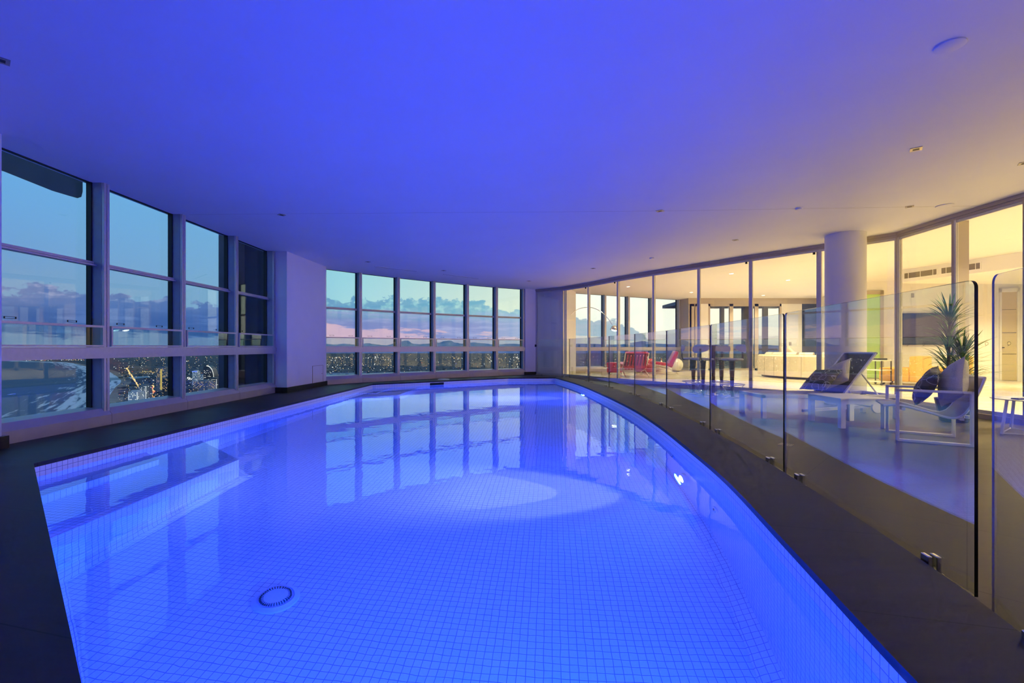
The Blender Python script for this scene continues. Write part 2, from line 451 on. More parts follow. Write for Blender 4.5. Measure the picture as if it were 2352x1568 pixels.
def tag(o, label=None, cat=None, group=None, kind=None):
    if label: o['label'] = label
    if cat: o['category'] = cat
    if group: o['group'] = group
    if kind: o['kind'] = kind
    return o
def empty(name, loc=(0, 0, 0), rz=0.0, **kw):
    o = bpy.data.objects.new(name, None); COL.objects.link(o); o.location = loc; o.rotation_euler = (0, 0, rz)
    o.empty_display_size = .1
    return tag(o, **kw)
def struct(o): o['kind'] = 'structure'; return o
def copy_tree(o, parent=None):
    c = o.copy(); COL.objects.link(c); c.parent = parent
    for ch in list(o.children): copy_tree(ch, c)
    return c

def kx(px): return (px-1176)/F
def on_ceiling(px, py):
    y = (CEIL-E)*F/(797-py); return (kx(px)*y, y)
def on_plane(px, py, z):
    y = (E-z)*F/(py-797); return (kx(px)*y, y)
def crom(pts, n=6):
    P = [Vector(p) for p in pts]; out = []
    for i in range(len(P)-1):
        a = P[max(i-1, 0)]; b = P[i]; c = P[i+1]; d = P[min(i+2, len(P)-1)]
        for k in range(n):
            t = k/n
            out.append(.5*((2*b)+(c-a)*t+(2*a-5*b+4*c-d)*t*t+(3*b-a-3*c+d)*t**3))
    out.append(P[-1]); return out

def poly_mesh(mb, outer, holes, z):
    loops = [[Vector((p[0], p[1], 0)) for p in outer]] + [[Vector((p[0], p[1], 0)) for p in h] for h in holes]
    flat = [p for l in loops for p in l]
    for t in tessellate_polygon(loops):
        q = [flat[i] for i in t]
        if (q[1]-q[0]).cross(q[2]-q[0]).z < 0: q.reverse()
        mb.face([(p.x, p.y, z) for p in q])

# ------------------------------------------------------------------ plan of the place
RIGHT = [(1.36, 14.3), (1.69, 11.9), (1.82, 9.6), (1.87, 7.25), (1.80, 5.70), (1.68, 4.45), (1.54, 3.30), (1.34, 2.25), (1.20, 1.55), (1.06, .85), (.86, .15), (.60, -.355)]
right_curve = [p for p in crom(RIGHT, 6)]
POOL = [Vector((-3.91, 3.72)), Vector((-3.62, 11.82)), Vector((-.12, 14.18))] + right_curve       # clockwise
FENCE = [(.86, 15.55), (1.80, 14.30), (2.13, 12.62), (2.32, 10.91), (2.458, 9.14), (2.46, 7.26), (2.34, 5.38), (2.127, 3.56), (1.813, 1.775)]
FENCE2 = [(1.775, 1.69), (1.10, .05)]
fence_curve = [p+Vector((-.045, -.01)) for p in crom(FENCE + [(1.42, .80), (1.05, -.05), (.70, -1.1), (.45, -2.5)], 5)]
LEFTM = [4.30, 5.61, 6.92, 8.25, 9.55]
LX = -4.93
def facade_pt(px):
    # gently bowed far facade between A and B
    A = Vector((-4.72, 11.45)); B = Vector((.47, 15.62)); lo, hi = 0.0, 1.0
    d = B-A; n = Vector((-d.y, d.x)).normalized()
    f = lambda t: A+d*t+n*(.30*4*t*(1-t))
    for _ in range(50):
        m = (lo+hi)/2; p = f(m)
        if p.x/p.y < kx(px): lo = m
        else: hi = m
    return f(lo)
FARM = [Vector((-4.72, 11.45))] + [facade_pt(p) for p in (833, 920, 1002, 1078.5, 1145)] + [Vector((.47, 15.62))]
DOOR = [(.82, 15.78), (1.66, 15.12), (2.34, 14.12), (2.98, 12.96), (3.67, 11.90), (4.445, 10.89), (5.172, 9.90), (5.99, 8.90), (6.70, 7.92), (6.65, 6.87), (6.64, 5.90), (6.63, 4.85), (6.62, 3.6), (6.62, 2.2), (6.62, .6), (6.62, -2.5)]
LIVW = [(2.05, 16.55), (3.62, 17.36), (4.66, 17.90), (5.75, 18.45), (7.10, 19.10)]
LIV_OUT = LIVW + [(7.3, 18.6), (11.7, 18.6), (12.9, 18.6), (15.5, 18.6), (15.5, -2.5)]

# ------------------------------------------------------------------ floors and ceiling
outer = [(-5.2, -2.5), (-5.2, 9.5), (-4.9, 11.4)] + [tuple(p+Vector((-.12, .15))) for p in FARM[1:-1]] + [(.4, 15.8), (.82, 15.8)] + [tuple(p) for p in fence_curve]
mb = MB(); poly_mesh(mb, outer, [POOL], 0.0)
for i in range(len(fence_curve)-1):
    a, b = fence_curve[i], fence_curve[i+1]
    mb.face([(a.x, a.y, 0), (b.x, b.y, 0), (b.x, b.y, -.12), (a.x, a.y, -.12)])
n = len(POOL)
for i in range(n):
    a, b = POOL[i], POOL[(i+1) % n]
    mb.face([(a.x, a.y, 0), (a.x, a.y, -.035), (b.x, b.y, -.035), (b.x, b.y, 0)])
struct(mb.build('floor', 'coping_stone'))

mb = MB(); poly_mesh(mb, [tuple(p) for p in fence_curve] + [(6.62, -2.5)] + [p for p in reversed(DOOR[:-1])], [], TZ)
struct(mb.build('floor_terrace', 'terrace_stone'))
mb = MB(); poly_mesh(mb, DOOR + [(15.5, -2.5), (15.5, 18.6), (7.3, 18.6), (7.3, 19.1)] + [p for p in reversed(LIVW)], [], 0.0)
struct(mb.build('floor_living', 'living_stone'))
room = [(-5.2, -2.5), (-5.2, 9.6), (-4.95, 11.5)] + [tuple(p+Vector((-.16, .20))) for p in FARM[1:-1]] + [(.35, 15.85), (.82, 16.0), (1.9, 16.7)] + [(p[0]-.08, p[1]+.17) for p in LIVW[1:]] + [(7.4, 19.2), (7.4, 18.75), (15.6, 18.75), (15.6, -2.5)]
mb = MB(); poly_mesh(mb, room, [], CEIL); poly_mesh(mb, room, [], CEIL+.25)
for i in range(len(room)):
    a, b = room[i], room[(i+1) % len(room)]
    mb.face([(a[0], a[1], CEIL), (b[0], b[1], CEIL), (b[0], b[1], CEIL+.25), (a[0], a[1], CEIL+.25)])
struct(mb.build('ceiling', 'ceiling_paint'))

# ------------------------------------------------------------------ walls
def wall(name, p0, p1, t, z0=0, z1=CEIL, m='wall_paint'):
    mb = MB(); mb.seg(p0, p1, 0, t, z0, z1); return struct(mb.build(name, m))
# left near pier
mb = MB(); mb.box(-5.25, -4.80, -2.5, 4.28, 0, CEIL); struct(mb.build('wall_left', 'wall_paint'))
mb = MB(); mb.box(-5.26, -4.76, -2.5, 4.31, 0, .115); struct(mb.build('baseboard_left', 'black_stone'))
# far pier between the two window runs
pier = [(-4.98, 9.55), (-4.70, 9.50), (-4.63, 11.30), (-4.74, 11.62), (-5.2, 11.6), (-5.25, 9.62)]
mb = MB(); mb.prism(pier, 0, CEIL); struct(mb.build('wall_pier', 'wall_paint'))
mb = MB(); mb.prism([(-4.9, 9.46), (-4.67, 9.455), (-4.595, 11.33), (-4.7, 11.5), (-5.0, 11.4), (-5.0, 9.5)], 0, .11); struct(mb.build('baseboard_pier', 'black_stone'))
mb = MB(); hu = lambda t_: Vector((-4.70, 9.50)).lerp(Vector((-4.63, 11.30)), t_); hn = (1, -.039)
mb.seg(hu(.62), hu(.92), 0, .004, .10, .505, hn)
mb.cur = 1
for t0_, t1_, z0_, z1_ in ((.62, .92, .505, .512), (.617, .623, .10, .512), (.917, .923, .10, .512)): mb.seg(hu(t0_), hu(t1_), 0, .007, z0_, z1_, hn)
mb.seg(hu(.88), hu(.892), 0, .010, .30, .315, hn)
tag(mb.build('access_hatch', ['wall_paint', 'seam']), 'small flush access hatch low on the white pier beside the pool', 'hatch')
# end wall piece by the gate and wall behind the first door leaf
wall('wall_end', (.46, 15.60), (.84, 15.80), .25)
mb = MB(); mb.seg((.44, 15.56), (.86, 15.77), 0, .06, 0, .10); struct(mb.build('baseboard_end', 'black_stone'))
mb = MB(); mb.prism([(.84, 15.95), (1.84, 15.28), (2.31, 16.48), (2.06, 16.62), (.9, 16.3)], 0, CEIL); struct(mb.build('wall_return', 'wall_paint'))
# back and far right
mb = MB(); mb.box(-5.2, 15.6, -2.7, -2.5, -.1, CEIL); struct(mb.build('wall_back', 'wall_paint'))
mb = MB(); mb.box(15.5, 15.7, -2.5, 18.7, 0, CEIL); struct(mb.build('wall_right', 'wall_paint'))

# round column
mb = MB(); mb.lathe([(.305, TZ), (.305, CEIL)], 5.93, 8.10, 0, 64); struct(mb.build('wall_round_column', 'wall_paint', smooth_=True))

# ------------------------------------------------------------------ window walls
wcount = [0]
def window_bay(p0, p1, style, end=False, latches=True):
    """p0->p1 along the sill face; outward is to the left of the direction p0->p1 (room on the right)"""
    wcount[0] += 1
    p0 = Vector(p0[:2]); p1 = Vector(p1[:2]); d = (p1-p0).normalized(); n = Vector((-d.y, d.x)); L = (p1-p0).length
    W = struct(empty('window_%d' % wcount[0]))
    at = lambda u: p0+d*u
    mw = .075
    g0 = .20
    # mullion at the p1 end: two slim posts with a shadow gap
    mb = MB()
    def post(u):
        mb.seg(at(u), at(u+.033), .03, .215, .14, CEIL, n); mb.seg(at(u+.042), at(u+mw), .03, .215, .14, CEIL, n)
        mb.seg(at(u+.03), at(u+.045), .045, .21, .14, CEIL, n)
    post(L-mw)
    if end == 'start': post(-mw*.2)
    mb.build('mullion', 'aluminium', W)
    mb = MB()
    mb.seg(at(L-mw-.004), at(L-mw+.004), .06, .215, .14, CEIL, n)
    mb.build('mullion_side', 'fin_metal', W)
    mb = MB(); mb.seg(at(L-mw-.022), at(L-mw-.004), .17, .23, .15, CEIL, n)
    mb.seg(at(0), at(L-mw), .18, .22, CEIL-.008, CEIL, n)
    mb.build('gasket', 'gasket', W)
    # transom band at eye level
    mb = MB(); mb.seg(at(0), at(L), .0, .21, .862, .935, n); mb.seg(at(0), at(L), .02, .21, .815, .862, n); mb.seg(at(0), at(L), .02, .21, .935, .950, n)
    mb.build('transom', 'aluminium', W)
    if style != 'living':
        mb = MB(); mb.seg(at(0), at(L-mw), .12, .21, 1.935, 1.952, n); mb.seg(at(0), at(L-mw), .15, .215, 1.96, 1.99, n)
        mb.build('upper_transom', 'aluminium', W)
    # panes
    mb = MB(); mb.seg(at(0), at(L-mw), g0, g0+.008, .20, .815, n); mb.build('pane', 'glass_window', W)
    mb = MB(); mb.seg(at(0), at(L-mw), g0, g0+.008, .95, 1.93 if style != 'living' else CEIL, n); mb.build('pane', 'glass_window', W)
    if style != 'living':
        mb = MB(); mb.seg(at(0), at(L-mw), g0, g0+.008, 1.99, CEIL, n)
        mb.build('pane', 'glass_upper' if style == 'far' else 'glass_window', W)
        # balustrade panel
        mb = MB()
        a, b = (.012, L-mw-.012)
        for z0_, z1_ in ((1.185, 1.21), (.955, .975)): mb.seg(at(a), at(b), .015, .045, z0_, z1_, n)
        for u in (a, b-.02): mb.seg(at(u), at(u+.02), .015, .045, .975, 1.185, n)
        mb.build('balustrade_frame', 'aluminium', W)
        mb = MB(); mb.seg(at(a+.02), at(b-.02), .027, .033, .975, 1.185, n); mb.build('balustrade_glass', 'glass_rail', W)
        if latches:
            for fr in (.22, .72):
                mb = MB()
                u = L*fr
                mb.seg(at(u), at(u+.11), .185, .197, 1.240, 1.243, n); mb.seg(at(u), at(u+.11), .185, .197, 1.260, 1.263, n)
                mb.seg(at(u), at(u+.004), .185, .197, 1.240, 1.263, n); mb.seg(at(u+.106), at(u+.11), .185, .197, 1.240, 1.263, n)
                mb.build('latch', 'gasket', W)
    # sill: sloped cap over a vertical panel
    mb = MB()
    for (u0, u1) in ((0.003, L-.003),):
        prof = [(0, 0), (0, .125), (.055, .205), (.24, .225), (.24, 0)]
        q0 = at(u0); q1 = at(u1)
        vs_ = [(*(q0+n*a), z) for a, z in prof] + [(*(q1+n*a), z) for a, z in prof]
        k = len(prof)
        mb.mesh(vs_, [tuple(range(k)), tuple(range(2*k-1, k-1, -1))] + [(i, k+i, k+(i+1) % k, (i+1) % k) for i in range(k)])
    mb.build('window_sill', 'sill_panel', W)
    return W
for i in range(4):
    window_bay((LX, LEFTM[i]), (LX, LEFTM[i+1]), 'left')
for i in range(6):
    window_bay(FARM[i], FARM[i+1], 'far', latches=True)
for i in range(4):
    window_bay(LIVW[i], LIVW[i+1], 'living')

# ------------------------------------------------------------------ sliding glass wall between terrace and living room
hd = [Vector(p) for p in DOOR]
mbh = MB()
for i in range(len(hd)-1):
    mbh.seg(hd[i], hd[i+1], -.02, .10, CEIL-.055, CEIL)
    mbh.seg(hd[i], hd[i+1], .00, .03, CEIL-.095, CEIL-.055)
    mbh.seg(hd[i], hd[i+1], .06, .09, CEIL-.095, CEIL-.055)
struct(mbh.build('trim_1', 'bronze'))
mbh = MB()
for i in range(len(hd)-1):
    mbh.seg(hd[i], hd[i+1], -.03, .11, TZ-.02, .012)
struct(mbh.build('trim_2', 'bronze'))
dcount = [0]
for i in range(len(hd)-1):
    a, b = hd[i], hd[i+1]; d = (b-a).normalized(); L = (b-a).length
    dcount[0] += 1
    D = struct(empty('door_%d' % dcount[0]))
    mb = MB(); fw = .05; z0, z1 = .012, CEIL-.095
    mb.seg(a+d*.0, a+d*fw, .0, .045, z0, z1); mb.seg(b-d*fw, b, .055, .13, z0, z1)
    mb.seg(a, b, .012, .035, z0, z0+.05); mb.seg(a, b, .012, .035, z1-.04, z1)
    mb.build('door_frame', 'aluminium', D)
    if i >= 7:
        mb = MB(); mb.seg(b-d*.02, b+d*.02, .0, .22, z0, z1); mb.build('door_jamb', 'bronze', D)
    mb = MB(); mb.seg(a+d*fw, b-d*fw, .02, .028, z0+.05, z1-.04); mb.build('pane', 'glass_door', D)
    if i in (1, 2, 5, 6):
        mb = MB(); c = b-d*(fw+.02)-Vector((-d.y, d.x))*.01
        mb.lathe([(.0, -.02), (.022, -.02), (.022, .02), (0, .02)], c.x, c.y, CEIL-.16, 12); mb.build('stopper', 'gasket', D)
    # safety rings stuck on the glass
    if 6 <= i <= 10:
        nr = 3 if i != 7 else 1
        for k in range(nr):
            u = fw+(L-2*fw)*(k+.5)/nr; c = a+d*u; nn = Vector((d.y, -d.x))
            mb = MB(); cc = c+nn*-.014
            pts = [(cc.x+d.x*math.cos(t)*.022, cc.y+d.y*math.cos(t)*.022, 1.0+math.sin(t)*.022) for t in [2*PI*q/16 for q in range(16)]]
            mb.tube(pts, .0022, 4, closed=True)
            mb.tube([(cc.x+d.x*-.004, cc.y+d.y*-.004, .978), (cc.x-d.x*.018, cc.y-d.y*.018, .962)], .0022, 4)
            mb.build('safety_ring', 'grille_dark', D)

# ------------------------------------------------------------------ living room shell
mb = MB(); 
mb.prism([(7.1, 19.1), (7.22, 18.6), (7.45, 18.6), (7.45, 19.3), (7.1, 19.3)], 0, CEIL)
struct(mb.build('wall_corner', 'bronze'))
def xat(px, y): return kx(px)*y
YB = 18.6
segs = [(1601, 1627)]
mb = MB(); mb.box(xat(1601, YB), xat(1627, YB), YB, YB+.3, 0, CEIL); mb.box(xat(1795, YB), xat(1842, YB), YB, YB+.2, 0, CEIL)
mb.box(xat(1892, YB), 15.6, YB, YB+.2, 0, CEIL)
struct(mb.build('wall_far', 'wall_paint'))
mb = MB(); mb.box(7.2, xat(1892, YB), YB-.02, YB+.2, 2.72, CEIL); struct(mb.build('trim_3', 'bronze'))
for j, (q0, q1) in enumerate(((1584, 1601), (1627, 1680), (1680, 1738), (1738, 1795))):
    dcount[0] += 1; D = struct(empty('door_%d' % dcount[0]))
    x0, x1 = xat(q0, YB), xat(q1, YB)
    mb = MB(); f = .075
    mb.box(x0, x0+f, YB, YB+.08, 0, 2.72); mb.box(x1-f, x1, YB, YB+.08, 0, 2.72); mb.box(x0, x1, YB, YB+.08, 0, .08); mb.box(x0, x1, YB, YB+.08, 2.62, 2.72)
    mb.build('door_frame', 'bronze', D)
    mb = MB(); mb.box(x0+f, x1-f, YB+.03, YB+.038, .08, 2.62); mb.build('pane', 'glass_door', D)
dcount[0] += 1; D = struct(empty('door_%d' % dcount[0]))
mb = MB(); mb.box(xat(1842, YB), xat(1892, YB), YB+.05, YB+.09, 0, 2.72); mb.build('pane', 'exterior_blue', D)
# balcony beyond the doors
mb = MB(); mb.box(7.4, 13, YB+.25, 22.5, -.25, -.02); struct(mb.build('floor_balcony', 'terrace_stone'))
r_ = empty('balcony_railing', (0, 22.3, 0), label='dark balcony railing outside the far living room doors', cat='railing')
mb = MB(); mb.box(7.4, 13, -.03, .03, .80, .88); mb.build('handrail', 'grille_dark', r_)
mb = MB(); mb.box(7.4, 13, -.01, .01, .02, .80); mb.build('railing_glass', 'glass_rail', r_)
mb = MB(); mb.box(7.4, 13, -.04, .04, -.02, .02); mb.build('bottom_rail', 'white_metal', r_)
for k, (px, w_, lab) in enumerate(((1658, .14, 'slim teal post on the balcony seen between the bar stools and sofa'),
                         (1713, .32, 'wide dark blue post on the balcony behind the right bar stool'),
                         (1757, .18, 'blue post on the balcony behind the sofa end'))):
    y = 20.6; x = xat(px, y)
    mb = MB(); mb.box(x-w_/2, x+w_/2, y-.1, y+.1, -.02, CEIL, bev=.01); tag(mb.build('balcony_post', 'exterior_blue'), lab, 'post')
mb = MB(); mb.box(7.4, 13.0, YB+.3, 22.4, 2.85, 3.0); struct(mb.build('ceiling_balcony', 'exterior_blue'))
# right hand living wall with green door, screen, doors
W0 = Vector((xat(1984, 13.9), 13.9)); W1 = Vector((15.5, 12.3))
d = (W1-W0).normalized(); nL = Vector((-d.y, d.x))
mb = MB(); mb.seg(W0, W1, 0, .2, 0, CEIL); struct(mb.build('wall_living', 'wall_paint'))
mb = MB(); mb.seg((12.75, 18.6), W0, 0, -.2, 0, CEIL); struct(mb.build('wall_living_return', 'wall_paint'))
def on_w(px):
    k = kx(px); t = (W0.x-k*W0.y)/(k*d.y-d.x); return W0+d*t
def panel_on_wall(nm, q0, q1, z0, z1, off, th, m, parent=None):
    mb = MB(); mb.seg(on_w(q0), on_w(q1), -off-th, -off, z0, z1); return mb.build(nm, m, parent)
dcount[0] += 1; D = struct(empty('door_%d' % dcount[0]))
panel_on_wall('pane', 1988, 2020, .02, 2.55, .01, .03, 'green_glass', D)
panel_on_wall('door_frame', 2020, 2028, .0, 2.66, .0, .06, 'bronze', D)
panel_on_wall('door_frame', 1984, 2028, 2.55, 2.66, .0, .06, 'bronze', D)
dcount[0] += 1; D = struct(empty('door_%d' % dcount[0]))
panel_on_wall('door_leaf', 2298.5, 2334, .02, 2.50, .0, .02, 'door_paint', D)
for z in (.75, 1.35, 2.0): panel_on_wall('panel_groove', 2299, 2333, z, z+.012, .02, .004, 'grille_dark', D)
panel_on_wall('door_frame', 2294, 2298.5, 0, 2.60, .0, .05, 'wall_paint', D); panel_on_wall('door_frame', 2334, 2339, 0, 2.60, .0, .05, 'wall_paint', D)
panel_on_wall('door_frame', 2294, 2339, 2.50, 2.60, .0, .05, 'wall_paint', D)
panel_on_wall('door_handle', 2299.5, 2303.5, .93, .95, .02, .05, 'gasket', D)
tv = empty('television', (0, 0, 0), label='wide flat black television on the cream living room wall', cat='television')
panel_on_wall('bezel', 2066, 2186, 1.02, 1.955, .02, .06, 'plastic_dark', tv)
panel_on_wall('screen', 2067.5, 2184.5, 1.04, 1.935, .08, .006, 'screen_black', tv)
tag(panel_on_wall('light_switch', 2093, 2099, 2.42, 2.55, 0, .02, 'bronze'), 'small square sensor high on the wall above the television', 'sensor')
mb = MB(); mb.box(xat(1812, YB), xat(1817, YB), YB-.02, YB, 1.02, 1.16); tag(mb.build('light_switch', 'bronze'), 'small wall switch plate above the white sofa', 'switch')
# bulkhead with two grilles
B0 = Vector((10.08, 12.0)); B1 = Vector((11.1, 8.0)); bd = (B1-B0).normalized()
mb = MB(); mb.prism([tuple(B0), tuple(B1), (15.5, 8.0), (15.5, 12.2)], 2.63, CEIL-.002); struct(mb.build('trim_4', 'wall_paint'))
def on_b(px):
    k = kx(px); t = (B0.x-k*B0.y)/(k*bd.y-bd.x); return B0+bd*t
for (q0, q1, lab) in ((2078, 2152, 'long slotted air grille on the bulkhead, farther one, above the television'), (2163, 2252, 'long slotted air grille on the bulkhead, nearer one, right of its twin')):
    g = empty('air_grille', (0, 0, 0), label=lab, cat='air vent', group='air grilles on the living room bulkhead')
    p, q = on_b(q0), on_b(q1); z0, z1 = 2.715, 2.85; dd = (q-p).normalized()
    mb = MB(); mb.seg(p, q, -.008, 0, z0, z1); mb.build('backing', 'grille_dark', g)
    mb = MB()
    for a_, b_, zz0, zz1 in ((p, q, z1, z1+.02), (p, q, z0-.02, z0)): mb.seg(a_, b_, -.016, 0, zz0, zz1)
    mb.seg(p-dd*.02, p, -.016, 0, z0-.02, z1+.02); mb.seg(q, q+dd*.02, -.016, 0, z0-.02, z1+.02)
    L = (q-p).length
    for fr in (.12, .5, .88): mb.seg(p+dd*(L*fr), p+dd*(L*fr+.012), -.014, 0, z0, z1)
    mb.build('frame', 'wall_paint', g)
    mb = MB()
    for k in range(9): zz = z0+.010+k*.0145; mb.seg(p, q, -.013, -.008, zz, zz+.005)
    mb.build('louvre', 'bronze', g)

# ------------------------------------------------------------------ swimming pool
pool = empty('swimming_pool', (0, 0, 0), label='white mosaic tiled swimming pool glowing blue from underwater lights', cat='swimming pool')
FZ = WZ-PD
gr = math.radians(5)
def guv(p): return (p[0]*math.cos(gr)-p[1]*math.sin(gr)+50, p[0]*math.sin(gr)+p[1]*math.cos(gr)+50)
mb = MB(); u = 0.0
for i in range(len(POOL)):
    a, b = POOL[i], POOL[(i+1) % len(POOL)]; L = (b-a).length
    mb.face([(a.x, a.y, -.035), (a.x, a.y, FZ), (b.x, b.y, FZ), (b.x, b.y, -.035)], [(u, -.035+5), (u, FZ+5), (u+L, FZ+5), (u+L, -.035+5)])
    u += L
mb.build('basin_wall', 'mosaic_tile', pool)
mb = MB(); poly_mesh(mb, POOL, [], FZ); mb.uv = [[guv(mb.v[k]) for k in f] for f in mb.f]; mb.build('basin_floor', 'mosaic_tile', pool)
# splayed cove tile where walls meet floor
def inset(poly, dist):
    out = []; n = len(poly)
    for i in range(n):
        a, b, c = poly[i-1], poly[i], poly[(i+1) % n]
        d0 = (b-a).normalized(); d1 = (c-b).normalized()
        n0 = Vector((d0.y, -d0.x)); n1 = Vector((d1.y, -d1.x)); m_ = (n0+n1); m_ = m_/max(m_.length_squared/2, .3)
        out.append(b+m_*dist)
    return out
PI_ = inset(POOL, .11); mb = MB(); u = 0
for i in range(len(POOL)):
    a, b = POOL[i], POOL[(i+1) % len(POOL)]; c, e = PI_[(i+1) % len(POOL)], PI_[i]; L = (b-a).length
    mb.face([(a.x, a.y, FZ+.07), (e.x, e.y, FZ+.004), (c.x, c.y, FZ+.004), (b.x, b.y, FZ+.07)], [(u, 5.13), (u, 5), (u+L, 5), (u+L, 5.13)]); u += L
mb.build('cove_tile', 'mosaic_tile', pool)
def step(poly, ztop, cove=True):
    mb = MB(); P_ = [Vector(p) for p in poly]
    poly_mesh(mb, P_, [], ztop); mb.uv = [[guv(mb.v[k]) for k in f] for f in mb.f]
    n = len(P_); u = 0
    ar = sum(P_[i].cross(P_[(i+1) % n]) for i in range(n))
    if ar > 0: P_.reverse()
    for i in range(n):
        a, b = P_[i], P_[(i+1) % n]; L = (b-a).length
        mb.face([(a.x, a.y, ztop), (b.x, b.y, ztop), (b.x, b.y, FZ), (a.x, a.y, FZ)], [(u, ztop+5), (u+L, ztop+5), (u+L, FZ+5), (u, FZ+5)])
        if cove and FZ+.3 < ztop:
            nn = Vector((-(b-a).normalized().y, (b-a).normalized().x)) ; a2 = a+nn*.11-(b-a).normalized()*.11; b2 = b+nn*.11+(b-a).normalized()*.11
            mb.face([(a.x, a.y, FZ+.07), (b.x, b.y, FZ+.07), (b2.x, b2.y, FZ+.006), (a2.x, a2.y, FZ+.006)], [(u, 5.13), (u+L, 5.13), (u+L, 5), (u, 5)])
        u += L
    mb.build('pool_step', 'mosaic_tile', pool)
def nearline(x): return 3.72-(x+3.91)*.9033
lw = lambda y: -3.91+(y-3.72)*.0358
step([(lw(3.6)-.02, 3.76), (lw(5.62)-.02, 5.64), (-2.85, 4.75), (-2.92, nearline(-2.92)-.02)], WZ-.45)
step([(lw(3.6)-.02, 3.76), (lw(4.83)-.02, 4.83), (-3.50, 4.51), (-3.535, nearline(-3.535)-.02)], WZ-.205, False)
step([(lw(9.95)-.02, 9.95), (-3.64, 11.84), (-2.55, 12.56), (-2.67, 10.75)], WZ-.45)
step([(lw(10.78)-.02, 10.78), (-3.64, 11.84), (-3.2, 12.13), (-3.245, 10.88)], WZ-.205, False)
# water
mb = MB(); poly_mesh(mb, inset(POOL, -.001), [], WZ); mb.build('water_surface', 'pool_water', pool)
# floor drain
mb = MB(); mb.lathe([(.140, 0), (.136, .010), (.108, .024), (.102, .018), (.085, .020), (.080, .036), (.0, .040)], 0, 0, 0, 40)
o = mb.build('drain_cover', 'drain_white', pool, smooth_=True); o.location = (-1.48, 2.856, FZ+.002)
mb = MB()
for k in range(36):
    a = 2*PI*k/36; mb.box(.070, .092, -.003, .003, .020, .037, M_=Matrix.Rotation(a, 4, 'Z'))
o = mb.build('drain_slot', 'grille_dark', pool); o.location = (-1.48, 2.856, FZ+.002)
# wall fittings
def wall_frame_on_curve(y, curve):
    for i in range(len(curve)-1):
        a, b = curve[i], curve[i+1]
        if (a.y-y)*(b.y-y) <= 0 and a.y != b.y:
            t = (y-a.y)/(b.y-a.y); p = a.lerp(b, t); d = (b-a).normalized(); n = Vector((d.y, -d.x))
            if n.x > 0: n = -n
            return p, n
def fitting(y, z, r, curve, lamp=False, p=None, n=None, visible=True):
    if p is None: p, n = wall_frame_on_curve(y, curve)
    R = Matrix.Translation((p.x, p.y, z)) @ Vector((n.x, n.y, 0)).to_track_quat('Z', 'Y').to_matrix().to_4x4()
    if lamp:
        mb = MB(); mb.lathe([(r, 0), (r, .025), (r*.85, .04), (r*.6, .045), (r*.6, .02), (0, .02)], 0, 0, 0, 32, R); f = mb.build('pool_light', 'plastic_white', pool, smooth_=True)
        mb = MB(); mb.lathe([(r*.58, .03), (r*.5, .05), (r*.3, .06), (0, .064)], 0, 0, 0, 24, R); mb.build('lens', 'lens_pool', f, smooth_=True)
        ld = bpy.data.lights.new('pool_lamp', 'AREA'); ld.shape = 'DISK'; ld.size = .22; ld.color = POOL_BLUE; ld.energy = POOL_POWER*(1 if visible else 2.0)
        lo = bpy.data.objects.new('pool_lamp', ld); COL.objects.link(lo); lo.parent = f
        lo.location = (p.x+n.x*.08, p.y+n.y*.08, z); lo.rotation_euler = Vector((n.x, n.y, -.10)).to_track_quat('-Z', 'Y').to_euler()
        for nm_, col_, en_, sz_, pitch in ((('pool_beam', (.36, .44, 1.0), BEAM_POWER, 48, -.31), ('pool_forward', (.20, .32, 1.0), FORWARD_POWER, 40, -.03)) if visible else ()):
            ld = bpy.data.lights.new(nm_, 'SPOT'); ld.color = col_; ld.energy = en_; ld.spot_size = math.radians(sz_); ld.spot_blend = .9; ld.shadow_soft_size = .05
            lo = bpy.data.objects.new(nm_, ld); COL.objects.link(lo); lo.parent = f
            lo.location = (p.x+n.x*.09, p.y+n.y*.09, z); lo.rotation_euler = Vector((n.x, n.y, pitch)).to_track_quat('-Z', 'Y').to_euler()
    else:
        mb = MB(); mb.lathe([(r, 0), (r, .012), (r*.7, .02), (r*.45, .012), (0, .006)], 0, 0, 0, 20, R); f = mb.build('water_jet', 'plastic_white', pool, smooth_=True)
        mb = MB(); mb.lathe([(r*.35, .01), (r*.3, .02), (0, .022)], 0, 0, 0, 12, R); mb.build('nozzle', 'grille_dark', f)
fitting(4.37, -.81, .13, right_curve, True)
fitting(10.9, -.79, .13, right_curve, True)
pn, _n = wall_frame_on_curve(.75, right_curve); fitting(0, -.36, .13, None, True, p=pn, n=Vector((-.94, .34)), visible=False)  # unseen lamp, added near the camera and set high to light the steps
fitting(3.50, -.66, .05, right_curve); fitting(4.85, -.53, .05, right_curve)
for y in (6.9, 8.6): fitting(0, -.50, .045, None, False, p=Vector((lw(y), y)), n=Vector((1, -.03)))
# skimmer mouth on the far wall
c0 = Vector((-.12, 14.18)); cd = (Vector((-3.62, 11.82))-c0).normalized(); nn = Vector((cd.y, -cd.x)); 
if nn.y > 0: nn = -nn
mb = MB()
p_ = c0+cd*2.2; mb.seg(p_, p_+cd*.42, 0, .008, -.115, -.05, nn); mb.build('skimmer_mouth', 'screen_black', pool)
mb = MB(); q_ = c0+cd*2.0-nn*.42; mb.lathe([(.17, 0), (.17, .010), (.14, .014), (0, .014)], q_.x, q_.y, .0, 32)
tag(mb.build('skimmer_lid', 'plastic_white', smooth_=True), 'round white skimmer lid on the far stone coping', 'lid')

